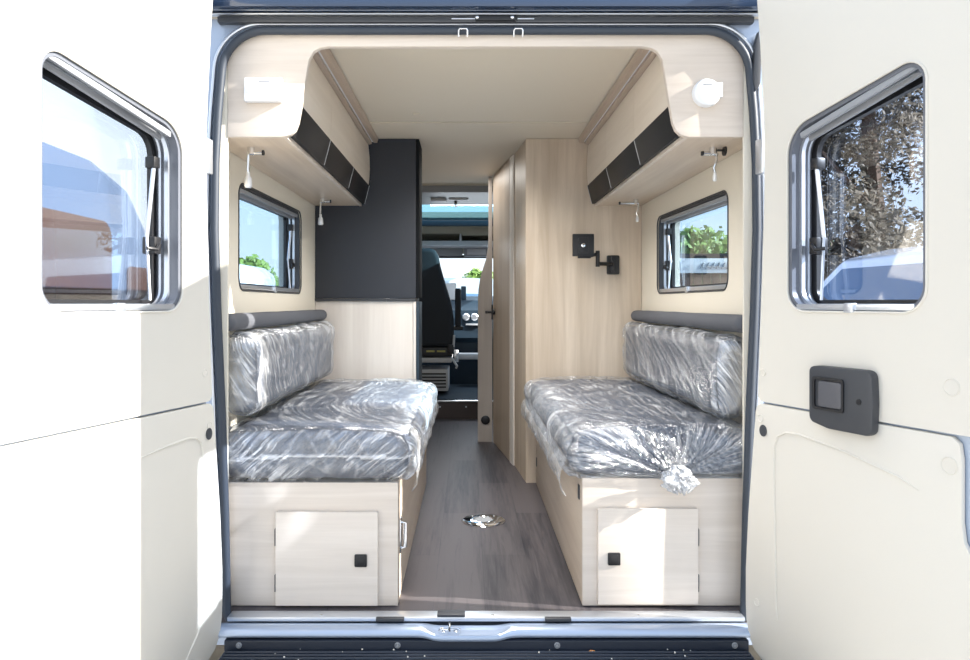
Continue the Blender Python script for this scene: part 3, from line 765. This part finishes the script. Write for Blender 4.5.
c = at(592, 641, 2.11)
mb = MB(); mb.prism([rpoly([(c.x-.010, -.084), (c.x+.004, -.088), (c.x+.012, -.080), (c.x, -.075)], .002, 3)], -.0615, -.059)
tag(mb.build('leaf_scrap', mat('orange_brown_leaf', (.55,.22,.06), .7)), 'small orange brown leaf scrap lying on the dark rear step', 'leaf')
mb = MB(); random.seed(5)
for k in range(26):
    xx, yy, q = random.uniform(-.6, .6), random.uniform(-.17, -.072), random.uniform(.0012, .003)
    mb.lathe([(q, 0), (q*.8, q), (q*.3, q*1.4)], (xx, yy, -.0575), 'Z', 5)
o = mb.build('crumbs', mat('pale_grit', (.75,.72,.65), .8)); tag(o, 'pale grit and crumbs scattered over the dark rear step', 'grit', None, 'stuff')

# ------------------------------------------------------------------ rear doors
def rear_door(s):
    if s < 0: es = V((-.278, -.9606, 0)); nn = V((-.9606, .278, 0)); H = V((-.777, -.085, 0))
    else: es = V((.354, -.9352, 0)); nn = V((.9352, .354, 0)); H = V((.767, -.085, 0))
    lab = ('left rear van door swung open, cream panel bleached white by the sun' if s < 0 else 'right rear van door swung open with a black pull handle')
    root = thing('rear_door', (H.x, H.y, 0), lab, 'van door')
    m = Matrix(((es.x, 0, nn.x, H.x), (es.y, 0, nn.y, H.y), (0, 1, 0, 0), (0, 0, 0, 1)))
    W = .70
    prof = [(-.012, 1.86), (0, 1.80), (.012, 1.68), (.028, 1.45), (.030, 1.25), (.020, 1.0), (.010, .80), (.002, .65), (-.018, .50), (-.036, .32), (-.046, .16), (-.046, .06)]
    if s < 0: w0, w1 = .134, .594; vt = (.485, .57)
    else: w0, w1 = .115, .519; vt = (.487, .575)
    zb = .908
    hole = rpoly([(w0, zb), (w1, zb), (w1, zb+vt[1]), (w0, zb+vt[0])], [.06, .06, .05, .085], 8)
    # trim upper
    up = [(W, .653), (W, 1.86)] + [p for p in prof if p[1] > .70]
    up += [(.004, .668), (.012, .655), (.022, .653)]
    hole_r = hole
    mb = MB(m); mb.prism([up, hole_r], 0, .012, .0)
    mb.build('upper_trim_panel', M['cream'], root, smooth=30)
    # lower trim with rounded corners; the right door's panel is notched at its lock
    lo_l = [(.022, .647), (.008, .645), (-.002, .635), (-.006, .62)] + [p for p in prof if p[1] < .6] + [(-.044, .02), (-.034, -.025), (-.012, -.058), (.02, -.075), (.06, -.08), (W, -.08)]
    if s < 0: lo_l += [(W, .647)]
    else: lo_l += [(W, .37), (.672, .35), (.620, .40), (.602, .43), (.597, .47), (.597, .60), (.592, .635), (.575, .647)]
    mb = MB(m); mb.prism([lo_l], 0, .012, .003)
    mb.build('lower_trim_panel', M['cream'], root, smooth=30)
    # steel shell behind
    body = [(W+.015, -.13), (W+.015, 1.90), (-.018, 1.90)] + [(p[0]-.010 if p[1] > .7 else .012, p[1]) for p in prof] + [(.012, .0), (.012, -.06), (-.005, -.10), (.05, -.13)]
    bpar = [body, hole]
    if s > 0: bpar = [[(.718, -.13), (.718, .36), (.69, .36), (.64, .42), (.625, .46), (.625, .60), (.655, .66), (.718, .72), (.718, 1.90), (-.018, 1.90)] + body[3:], hole]
    mb = MB(m); mb.prism(bpar, .0135, .050)
    mb.build('door_shell', M['paint'], root, smooth=30)
    mb = MB(m); o2 = rpoly([(w0, zb), (w1, zb), (w1, zb+vt[1]), (w0, zb+vt[0])], [.06, .06, .05, .085], 8)
    oo = []
    cx = sum(p[0] for p in hole)/len(hole); cy = sum(p[1] for p in hole)/len(hole)
    big = [(cx+(p[0]-cx)*1.08, cy+(p[1]-cy)*1.08) for p in hole]
    mb.prism([big, hole], .051, .095); mb.build('outer_window_surround', M['dgrey'], root, smooth=30)
    # window (thing > part > sub-part: window parts sit under one 'window' part)
    loop = [(p[0]-w0, p[1]-zb) for p in hole]
    wm = m @ Matrix.Translation((w0, zb, 0))
    window_kit(root, wm, loop, w1-w0, 0, vt, .10, M['glassdoor'] if s < 0 else M['glassdark'], strut_u=.055)
    # embossed line of the lower panel
    mb = MB(m)
    if s < 0: pth = [(.33, .545), (.20, .560), (.11, .565), (.075, .560), (.055, .545), (.047, .515), (.045, .40), (.045, .10), (.052, .05), (.075, .015), (.12, -.03)]
    else: pth = [(.50, .515), (.45, .535), (.30, .565), (.16, .582), (.11, .580), (.08, .565), (.068, .535), (.066, .45), (.072, .20), (.074, .09), (.080, .06)]
    mb.tube([(p[0], p[1], -.0005) for p in pth], [.001]+[.0032]*(len(pth)-2)+[.001], 8); mb.build('embossed_line', M['cream'], root)
    bosses = ([(.037, .735, .010), (.016, .585, .010), (.655, .77, .012), (.645, .555, .012), (-.01, .16, .008)] if s < 0 else
              [(.575, .752, .018), (.570, .585, .018), (.014, .605, .010), (.025, .735, .009), (.0, .08, .010)])
    for u, v_, r in bosses:
        mb = MB(m); mb.tube([(u+r*math.cos(a*PI/10), v_+r*math.sin(a*PI/10), -.0003) for a in range(20)], .0016, 6, closed=True)
        mb.prism([[(u+r*.9*math.cos(a*PI/10), v_+r*.9*math.sin(a*PI/10)) for a in range(20)]], -.0008, .0)
        mb.build('fixing_dimple', M['cream'], root)
    u, v_ = (.020, .562) if s < 0 else (.026, .572)
    mb = MB(m); mb.prism([[(u+.0135*math.cos(a*PI/12), v_+.0165*math.sin(a*PI/12)) for a in range(24)]], -.003, .0, .001); mb.build('dark_plug', M['dgrey'], root)
    # hinges on the jamb side
    for z_ in (1.35, .12):
        mb = MB(m); mb.box(-.030, .0, z_-.05, z_+.05, .020, .045, .004); mb.build('hinge', M['alu'], root)
    if s > 0:
        a0, a1, b0, b1 = .212, .398, .617, .772
        hb = rpoly([(a0, b0+.012), (a0+.06, b0), (a1, b0), (a1+.004, (b0+b1)/2), (a1, b1), (a0+.03, b1), (a0, b1-.004)], [.02, .05, .02, .1, .02, .03, .015], 6)
        mb = MB(m); mb.prism([hb], -.024, .0, .005); hd = mb.build('handle_plate', M['dgrey'], root)
        mb = MB(m); mb.prism([offset_rect(a0+.014, a0+.110, b0+.045, b1-.028, .008), offset_rect(a0+.022, a0+.104, b0+.052, b1-.035, .006)], -.029, -.023, .001)
        mb.build('recess_rim', M['black'], hd)
        mb = MB(m); mb.prism([offset_rect(a0+.036, a0+.106, b0+.054, b1-.037, .006)], -.031, -.0235, .003); mb.build('pull_lever', mat('handle_lever_grey', (.09,.09,.10), .4), hd)
        mb = MB(m); mb.prism([[(a1-.034+.007*math.cos(q*PI/8), b0+.078+.007*math.sin(q*PI/8)) for q in range(16)]], -.0255, -.023); mb.build('lock_hole', M['black'], hd)
    return root
rear_door(-1); rear_door(1)
# black check brackets at the upper corners of the frame
for s, sd in ((1, 'right'),):
    mb = MB(XZ); q = [(.795, 1.60), (.803, 1.56), (.818, 1.58), (.822, 1.66), (.814, 1.74), (.802, 1.70)]
    mb.prism([[(s*a, b) for a, b in q]], .018, .043, .003)
    tag(mb.build('door_check', M['dgrey']), 'dark door check bracket at the upper %s corner of the frame' % sd, 'bracket')

# ------------------------------------------------------------------ cab
mb = MB(); mb.box(-.84, .84, 3.865, 5.75, .10, .148)
struct(mb.build('floor_cab', M['mat_blue'], smooth=0), 'dark blue carpeted cab floor beyond the step', 'floor')
t = thing('cab_step', (0, 3.84, 0), 'brown curved step riser up to the cab with a pale edge', 'step')
arc = []
for i in range(25):
    xx = -.84+1.68*i/24; arc.append((xx, 3.83-.05*(1-((xx+.35)/.9)**2 if abs(xx+.35) < .9 else 0)))
bm = MB(); bm.prism([arc+[(.84, 3.862), (-.84, 3.862)]], .0, .138); bm.build('riser', M['brown'], t, smooth=40)
mb = MB(); mb.tube([(a, b-.001, .142) for a, b in arc], .0075, 8); mb.build('edge_trim', M['alu'], t)
for p in (440, 466):
    q = at(p, 407, 5.97); mb = MB(); mb.lathe([(.007, 0), (.007, -.003), (.004, -.004)], (q.x, 3.776, q.z), 'Y', 12); mb.build('screw_cap', M['alu'], t)

# driver's seat seen from behind
sx = -.425
t = thing('driver_seat', (sx, 4.15, .148), 'black cab seat seen from behind past the charcoal cabinet', 'seat')
half = [(.235, .56), (.252, .66), (.250, .80), (.232, .92), (.205, 1.02), (.168, 1.14), (.140, 1.24), (.125, 1.32), (.095, 1.375), (.05, 1.392)]
lp = [(sx-a, b) for a, b in half] + [(sx+a, b) for a, b in half[::-1]]
mb = MB(XZ); mb.prism([lp], 4.07, 4.20, .035); mb.build('backrest', M['seatcloth'], t, smooth=60)
mb = MB(); mb.box(sx-.25, sx+.25, 4.18, 4.68, .50, .60, .04, 3); mb.build('seat_pad', M['seatcloth'], t)
mb = MB(); mb.box(sx-.20, sx+.235, 4.10, 4.60, .425, .468, .01); mb.build('seat_shell', M['lgrey'], t)
mb = MB(); mb.box(sx-.24, sx+.24, 4.09, 4.16, .475, .555, .01); mb.box(sx+.20, sx+.25, 4.06, 4.12, .50, .58, .01); mb.build('recliner', M['black'], t)
for k in range(2):
    mb = MB(); mb.box(sx+.02+k*.09, sx+.09+k*.09, 4.085, 4.091, .515, .53, .001); mb.build('yellow_tab', mat('faded_yellow', (.45,.42,.14), .6), t)
mb = MB(); mb.box(sx-.2, sx+.205, 4.13, 4.58, .18, .365, .01); mb.build('seat_base', M['lgrey'], t)
for k in range(5):
    mb = MB(); mb.box(sx-.18, sx+.185, 4.122, 4.134, .21+k*.028, .222+k*.028); mb.build('base_slot', M['black'], t)
mb = MB(); mb.box(sx+.262, sx+.312, 4.09, 4.16, .73, 1.055, .015, 3); mb.build('armrest', M['seatcloth'], t)
mb = MB(); mb.box(sx+.20, sx+.33, 4.11, 4.14, .70, .735, .008); mb.build('armrest_bracket', M['black'], t)
mb = MB(); mb.tube([(sx+.255, 4.08, .66), (sx+.25, 4.08, .56)], .010, 8); mb.build('lever', M['lgrey'], t)
mb = MB(); mb.tube([(sx+.24, 4.08, .46), (sx+.28, 4.06, .40), (sx+.27, 4.06, .38)], .010, 8); mb.build('lever', M['lgrey'], t)

t = thing('dashboard', (0, 5.1, .4), 'dark blue dashboard across the cab below the windscreen', 'dashboard')
mb = MB(YZ); mb.prism([[(4.98, .15), (4.95, .55), (4.86, .60), (4.90, .86), (5.0, .955), (5.55, 1.0), (5.7, .9), (5.7, .15)]], -.84, .84, .01); mb.build('body', M['teal'], t)
for p in (466, 474.5):
    q = at(p, 317, 7.02); mb = MB(); mb.lathe([(.036, 0), (.034, -.025), (.026, -.032)], (q.x, 4.89, q.z), 'Y', 20); mb.build('air_vent', M['alu'], t)
q = at(472, 324.5, 7.02); mb = MB(); mb.box(q.x-.06, q.x+.10, 4.85, 4.90, q.z-.010, q.z+.006, .002); mb.build('trim_line', M['lgrey'], t)
q = at(468, 358, 6.7); mb = MB(); mb.box(q.x-.09, q.x+.20, 4.70, 4.86, q.z-.03, q.z+.025, .01); mb.build('tray', M['lgrey'], t)
mb = MB(); q = at(456, 357, 6.6); mb.tube([(q.x, 4.6, q.z+.05), (q.x, 4.6, q.z-.06)], .02, 10); mb.build('lever', M['lgrey'], t)
q = at(452, 290, 7.2); mb = MB(); mb.box(q.x-.06, q.x+.04, 5.02, 5.08, .96, at(0, 283, 7.2).z, .01); mb.build('clipboard_holder', M['lgrey'], t)
q = at(464, 293, 7.2); mb = MB(); mb.box(q.x-.03, q.x+.02, 5.02, 5.12, .96, at(0, 286, 7.2).z, .01); mb.build('phone_holder', M['teal'], t)

# windscreen
mb = MB(); bm = mb.bm
A = [V((-.80, 5.68, .95)), V((.80, 5.68, .95)), V((.72, 5.18, 1.42)), V((-.72, 5.18, 1.42))]
vs = [bm.verts.new(p) for p in A]; bm.faces.new(vs)
o = mb.build('window_3', glass('windscreen_glass', (.88,.97,1.0), .03), smooth=0); struct(o, 'windscreen at the front of the cab', 'windscreen')
# overhead bulkhead, skylight, shelf, visors
mb = MB(YZ); mb.prism([[(3.21, ZC-.006), (3.25, 1.74), (3.80, 1.722), (3.82, 1.735), (3.82, ZC+.03), (3.21, ZC+.03)]], -.85, .85, .004)
t = struct(mb.build('trim_15', M['mgrey']), 'grey roof cross member between living area and cab', 'cross member')
mb = MB(); mb.box(-.34, -.22, 3.50, 3.60, 1.712, 1.735, .008); mb.box(-.20, -.05, 3.5, 3.56, 1.720, 1.735, .006); mb.build('light_unit', M['lgrey'], t)
mb = MB(); mb.box(-.16, -.14, 3.60, 3.78, 1.700, 1.730, .004); mb.build('blind_catch', M['black'], t)
mb = MB(YZ); mb.prism([[(3.83, 1.742), (4.42, 1.668), (4.42, 1.672), (3.83, 1.746)]], -.62, .62)
o = mb.build('window_4', glass('skylight_glass', (.62,.86,.95), .02), smooth=0); struct(o, 'skylight over the cab', 'skylight')
mb = MB(); mb.box(-.85, -.63, 3.82, 4.42, 1.66, 1.75); mb.box(.63, .85, 3.82, 4.42, 1.66, 1.75)
struct(mb.build('trim_16', M['mgrey']), 'grey lining either side of the skylight', 'lining')
mb = MB(); mb.box(-.85, .85, 4.425, 4.47, 1.615, 1.668, .008)
struct(mb.build('trim_17', M['teal']), 'dark cross bar ahead of the skylight', 'bar')
t = thing('overhead_shelf', (0, 4.7, 1.45), 'beige overhead storage shelf with dark openings above the windscreen', 'shelf')
d = 6.85; zz = lambda y: at(0, y, d).z
mb = MB(); mb.box(-.84, .84, 4.60, 4.93, zz(234), zz(225), .006); mb.build('top_panel', M['cabbeige'], t)
mb = MB(); mb.box(-.84, .84, 4.91, 4.93, zz(242), zz(234)); mb.build('back_panel', M['black'], t)
mb = MB(); mb.box(-.84, .84, 4.62, 4.93, zz(246), zz(241), .004); mb.build('bottom_panel', M['lgrey'], t)
for p in (460.5,):
    mb = MB(); mb.box(at(p-1, 0, d).x, at(p+1, 0, d).x, 4.62, 4.95, zz(242), zz(234)); mb.build('divider', M['lgrey'], t)
mb = MB(); a, b = at(462, 0, d).x, at(487, 0, d).x
mb.prism([[(a, 4.59), (b+.1, 4.59), (b+.1, 4.63), (a, 4.63)]], zz(236), zz(229), .004); mb.build('compartment_lip', M['cabbeige'], t)
for (p0, p1, lb_) in ((395, 462.5, 'grey folded sun visor on the left above the windscreen'), (491, 560, 'grey folded sun visor on the right above the windscreen')):
    a, b = at(p0, 0, 7.15).x, at(p1, 0, 7.15).x
    mb = MB(XZ); mb.prism([offset_rect(a, b, at(0, 256, 7.15).z, at(0, 246.5, 7.15).z, .015)], 4.94, 4.965, .006)
    tag(mb.build('sun_visor', mat('visor_grey', (.33,.35,.36), .7)), lb_, 'sun visor')
a, b = at(464, 0, 7.12).x, at(489, 0, 7.12).x
t = thing('roof_console', ((a+b)/2, 4.93, 1.4), 'grey roof console with lamp lens between the visors', 'console')
mb = MB(); mb.box(a, b, 4.90, 5.0, at(0, 256.5, 7.12).z, at(0, 244.5, 7.12).z, .01); mb.build('housing', M['mgrey'], t)
mb = MB(); mb.box(a+.03, b-.03, 4.895, 4.902, at(0, 255, 7.12).z, at(0, 249.5, 7.12).z, .003); mb.build('lens', M['lgrey'], t)
mb = MB(); mb.box(-.85, .85, 5.16, 5.24, 1.375, 1.405, .01)
struct(mb.build('trim_18', M['dgrey']), 'dark upper rail of the windscreen', 'rail')
mb = MB(); mb.box(-.95, -.86, 3.905, 5.15, -.3, 1.0); mb.box(-.95, -.86, 3.905, 5.0, 1.45, 1.80); mb.box(-.95, -.86, 3.905, 4.1, 1.0, 1.45); 
mb.box(.86, .95, 3.905, 5.15, -.3, 1.0); mb.box(.86, .95, 3.905, 5.0, 1.45, 1.80); mb.box(.86, .95, 3.905, 4.1, 1.0, 1.45)
struct(mb.build('wall_cab', M['mgrey'], smooth=0), 'grey cab side walls and door frames', 'wall')
mb = MB(YZ); mb.prism([[(4.43, 1.69), (5.25, 1.42), (5.25, 1.46), (4.43, 1.74)]], -.9, .9)
struct(mb.build('ceiling_cab', M['cabbeige'], smooth=0), 'sloping lining over the windscreen', 'ceiling')

# ------------------------------------------------------------------ outside
G = -.66
mb = MB(); mb.box(-60, 60, -40, 90, G-.2, G)
struct(mb.build('ground', M['asphalt'], smooth=0), 'pale gravel yard around the van', 'ground')

def vehicle(name, loc, rot, paint, gl, label, cat, high=True, wz=(1.25, 1.95)):
    """front at local x=0, body runs to +x, width along y"""
    root = bpy.data.objects.new(name, None); C.objects.link(root); tag(root, label, cat)
    def B(mb, nm, mt, par=root, smooth=35):
        return mb.build(nm, mt, par, smooth)
    top = [(1.55, 1.98), (2.05, 2.42), (2.6, 2.55), (5.6, 2.58), (5.82, 2.42)] if high else [(1.7, 2.05), (2.2, 2.16), (5.6, 2.2), (5.8, 2.05)]
    pr = rpoly([(.03, .32), (0, .72), (.08, .95), (.80, 1.18)] + top + [(5.88, .38)], [.08, .1, .15, .1]+[.25]*(len(top))+[.08], 5)
    LM = Matrix(((1,0,0,0),(0,0,1,0),(0,1,0,0),(0,0,0,1)))
    mb = MB(LM); mb.prism([pr], -1.0, 1.0, .06); B(mb, 'body', paint)
    # windscreen
    a = V((.84, 1.21)); b = V((1.52, 1.93)); n2 = V((-(b-a).y, (b-a).x)).normalized()
    mb = MB(); q = [(a+n2*.012, .82), (a+n2*.012, -.82), (b+n2*.012, -.72), (b+n2*.012, .72)]
    vs = [mb.bm.verts.new((p.x, y, p.y)) for p, y in q]; mb.bm.faces.new(vs)
    bmesh.ops.recalc_face_normals(mb.bm, faces=mb.bm.faces[:]); w = B(mb, 'windscreen', gl)
    mb = MB(); mb.tube([(.80, .5, 1.22), (1.1, .1, 1.56)], .012, 6); B(mb, 'wiper', M['black'], w)
    mb = MB(); mb.tube([(.80, -.2, 1.22), (1.1, -.6, 1.56)], .012, 6); B(mb, 'wiper', M['black'], w)
    for sy in (-1, 1):
        mb = MB(LM); a_, b_ = sorted((sy*1.0, sy*1.012)); mb.prism([rpoly([(1.05, 1.22), (2.1, 1.22), (2.1, 1.86), (1.62, 1.86)], .05, 4)], a_, b_); B(mb, 'cab_side_window', gl)
        mb = MB(LM); mb.prism([rpoly([(2.35, wz[0]), (5.3, wz[0]), (5.3, wz[1]), (2.35, wz[1])], .12, 4)], a_, b_); B(mb, 'side_window', gl)
        mb = MB(); mb.box(1.0, 1.14, sy*1.02 if sy > 0 else -1.24, 1.24 if sy > 0 else -1.02, 1.18, 1.46, .03); B(mb, 'mirror', M['black'])
        mb = MB(); mb.box(-.01, .10, sy*.88-.11, sy*.88+.11, .78, .95, .02); B(mb, 'headlight', M['alu'])
        for wx in (.95, 4.7):
            mb = MB(); a_, b_ = sorted((sy*.80, sy*1.01)); mb.cyl((wx, a_, .34), (wx, b_, .34), .34, n=28); wl = B(mb, 'wheel', M['tyre'])
            mb = MB(); a_, b_ = sorted((sy*1.0, sy*1.02)); mb.cyl((wx, a_, .34), (wx, b_, .34), .2, n=20); B(mb, 'hubcap', M['alu'], wl)
    mb = MB(); mb.box(-.05, .3, -.95, .95, .3, .55, .05); B(mb, 'front_bumper', M['dgrey'])
    mb = MB(); mb.box(-.02, .03, -.5, .5, .62, .78, .01); B(mb, 'grille', M['black'])
    root.location = loc; root.rotation_euler = (0, 0, rot)
    return root
# seen through the right door window
vehicle('camper_van', (2.35, 4.5, G), math.radians(7), M['vanwhite'], M['vglass'], 'white van with sloping nose parked beyond the right rear door window', 'van', high=False)
# neighbour seen through the left door window, nose forward
vehicle('delivery_van', (-3.55, 5.35, G), math.radians(-90), M['vanblue'], M['vglass2'], 'dark blue van with brown windows seen through the left rear door window', 'van', wz=(1.25, 2.15))
# seen through the left side window and windscreen
vehicle('camper_van', (-9.15, 9.6, G), math.radians(0), M['vanwhite'], M['vglass'], 'white camper van roof seen low in the left side window', 'van', high=False)
vehicle('camper_van', (-2.6, 24, G), math.radians(60), mat('pale_grey_vehicle_paint', (.22,.27,.32), .3), M['vglass'], 'pale grey camper van parked ahead beyond the windscreen', 'van')

# fence and white banner seen through the right side window
t = thing('wooden_fence', (7, 17, G), 'brown board fence beyond the right side window', 'fence')
mb = MB()
for k in range(44): mb.box(2.6+k*.22, 2.6+k*.22+.205, 16.0, 16.03, G, 1.74, .004, 1)
mb.build('boards', M['fence'], t)
mb = MB(); mb.box(2.6, 12.3, 16.03, 16.12, 2.03, 2.14, .01); mb.box(2.6, 12.3, 16.04, 16.12, .2, .3, .01); 
for k in range(6): mb.box(2.6+k*1.9, 2.7+k*1.9, 16.04, 16.14, G, 2.05, .01)
mb.build('rail', mat('dark_fence_rail', (.04,.035,.035), .8), t)
mb = MB(); mb.box(2.8, 12.0, 15.96, 15.995, 1.66, 2.02, .005)
t = thing('white_banner', (6.2, 15.97, 1.66), 'white banner hung along the top of the board fence', 'banner')
mb.build('sheet', mat('white_banner_sheet', (.95,.95,.95), .6, emit=None), t)
mb = MB()
for k in range(7):
    xx = 5.6+k*.13; mb.tube([(xx, 15.95, 1.76), (xx+.04, 15.95, 1.86), (xx+.09, 15.95, 1.92), (xx+.05, 15.95, 1.80), (xx+.13, 15.95, 1.78)], .010, 5)
mb.build('scrawl', M['mgrey'], t)

def tree(x, y, h, r, mt, nleaf, label, name='tree', size=.12, trunk=True, low=.15, seed=1):
    random.seed(seed); t = thing(name, (x, y, G), label, 'tree')
    if trunk:
        mb = MB(); mb.tube([(x, y, G), (x+.1, y, G+h*.3), (x-.05, y+.1, G+h*.6), (x, y, G+h*.9)], [r*.10+.04, r*.08+.03, r*.05+.02, .02], 8)
        for k in range(5):
            a = random.random()*2*PI; z0 = G+h*(.3+.1*k); mb.tube([(x, y, z0), (x+math.cos(a)*r*.6, y+math.sin(a)*r*.6, z0+h*.15)], [r*.035+.01, .01], 6)
        mb.build('trunk', M['bark'], t)
    b = bmesh.new(); blobs = [(V((random.uniform(-.6, .6)*r, random.uniform(-.6, .6)*r, random.uniform(low+.1, .92)*h)), random.uniform(.3, .55)*r) for _ in range(16)]
    for k in range(nleaf):
        c, rr = random.choice(blobs); dv = V((random.gauss(0,1), random.gauss(0,1), random.gauss(0,1))).normalized()*rr*random.uniform(.5, 1.05)
        p = V((x, y, G))+c+dv
        if p.z < G+.1: continue
        u = V((random.gauss(0,1), random.gauss(0,1), random.gauss(0,1))).normalized(); w = u.orthogonal().normalized(); s = size*random.uniform(.6, 1.4)
        b.faces.new([b.verts.new(p+q) for q in (u*s, w*s*.6, -u*s, -w*s*.6)])
    m2 = MB(); m2.bm.free(); m2.bm = b; m2.build('foliage', mt, t, smooth=0)
# shaded tall trees behind the right door window
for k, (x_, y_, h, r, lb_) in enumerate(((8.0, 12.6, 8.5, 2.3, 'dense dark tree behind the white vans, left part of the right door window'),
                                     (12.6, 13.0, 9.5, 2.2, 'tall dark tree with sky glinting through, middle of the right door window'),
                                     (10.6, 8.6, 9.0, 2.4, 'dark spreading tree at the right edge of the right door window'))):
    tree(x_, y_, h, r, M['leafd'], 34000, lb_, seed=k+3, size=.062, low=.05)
for k, (x_, y_, h, r, lb_) in enumerate(((8.4, 24, 4.0, 1.7, 'sunlit green tree above the fence in the right side window, left one'),
                                     (12.6, 27, 4.0, 1.9, 'sunlit green tree above the fence in the right side window, right one'))):
    tree(x_, y_, h, r, M['leaf'], 5000, lb_, seed=k+20, size=.14)
for k, (x_, y_, h, r, lb_) in enumerate(((-7.6, 24, 3.1, 1.0, 'small bright green tree at the left of the left side window'),
                                     (-6.3, 27, 3.7, 1.1, 'taller bushy green tree at the right of the left side window'),
                                     (-10.2, 26, 3.1, 1.3, 'bushy green tree at the outer edge of the left side window'))):
    tree(x_, y_, h, r, M['leaf'], 4500, lb_, seed=k+30, size=.12)
tree(.55, 36, 3.3, .9, M['leaf'], 3000, 'green tree seen through the windscreen', seed=50, size=.14)

# ------------------------------------------------------------------ light
w = bpy.data.worlds.new('sky'); bpy.context.scene.world = w; w.use_nodes = True
nt = w.node_tree; N = nt.nodes; L = nt.links; bg = N['Background']
tc = N.new('ShaderNodeTexCoord'); sp = N.new('ShaderNodeSeparateXYZ'); L.new(tc.outputs['Generated'], sp.inputs[0])
cr = N.new('ShaderNodeValToRGB'); L.new(sp.outputs['Z'], cr.inputs[0])
e = cr.color_ramp.elements; e[0].position = 0; e[0].color = (.98,.99,1,1); e[1].position = .55; e[1].color = (.60,.74,.97,1)
q = e.new(.12); q.color = (.84,.93,1,1)
L.new(cr.outputs[0], bg.inputs[0]); bg.inputs[1].default_value = 1.1
sun = bpy.data.lights.new('sun', 'SUN'); sun.energy = 10.5; sun.angle = .009; sun.color = (1, .95, .87)
so = bpy.data.objects.new('sun', sun); C.objects.link(so)
so.rotation_euler = V((-.98, .196, -.51)).to_track_quat('-Z', 'Y').to_euler()
def area(name, loc, rot, sx_, sy_, e_, col=(1,.97,.92)):
    l = bpy.data.lights.new(name, 'AREA'); l.shape = 'RECTANGLE'; l.size = sx_; l.size_y = sy_; l.energy = e_; l.color = col
    o = bpy.data.objects.new(name, l); C.objects.link(o); o.location = loc; o.rotation_euler = rot; return o
a1 = area('roof_fill', (0, .85, ZC-.02), (0, 0, 0), .3, 1.1, 15); a1.data.spread = math.radians(125)  # unseen fill lamp added to brighten the bench area, not a ceiling fitting
a2 = area('aisle_fill', (-.1, 2.6, ZC-.02), (0, 0, 0), .3, .6, 2.5)  # weak fill added over the aisle, the van has no lamp here
a4 = area('cab_fill', (0, 4.7, 1.40), (math.radians(-35), 0, 0), .8, .2, 8, (.85,.93,1))  # bluish fill added to lift the dark cab, stands for no real lamp

# ------------------------------------------------------------------ camera
cd = bpy.data.cameras.new('camera'); cam = bpy.data.objects.new('camera', cd); C.objects.link(cam)
cam.location = CAM; cam.rotation_euler = (PI/2, 0, 0)
cd.sensor_width = 36; cd.lens = F/970*36; cd.shift_x = (485-PX)/970; cd.shift_y = -(330-PY)/970; cd.clip_start = .02
bpy.context.scene.camera = cam
sc = bpy.context.scene
sc.view_settings.view_transform = 'Standard'; sc.view_settings.look = 'None'; sc.view_settings.exposure = .58
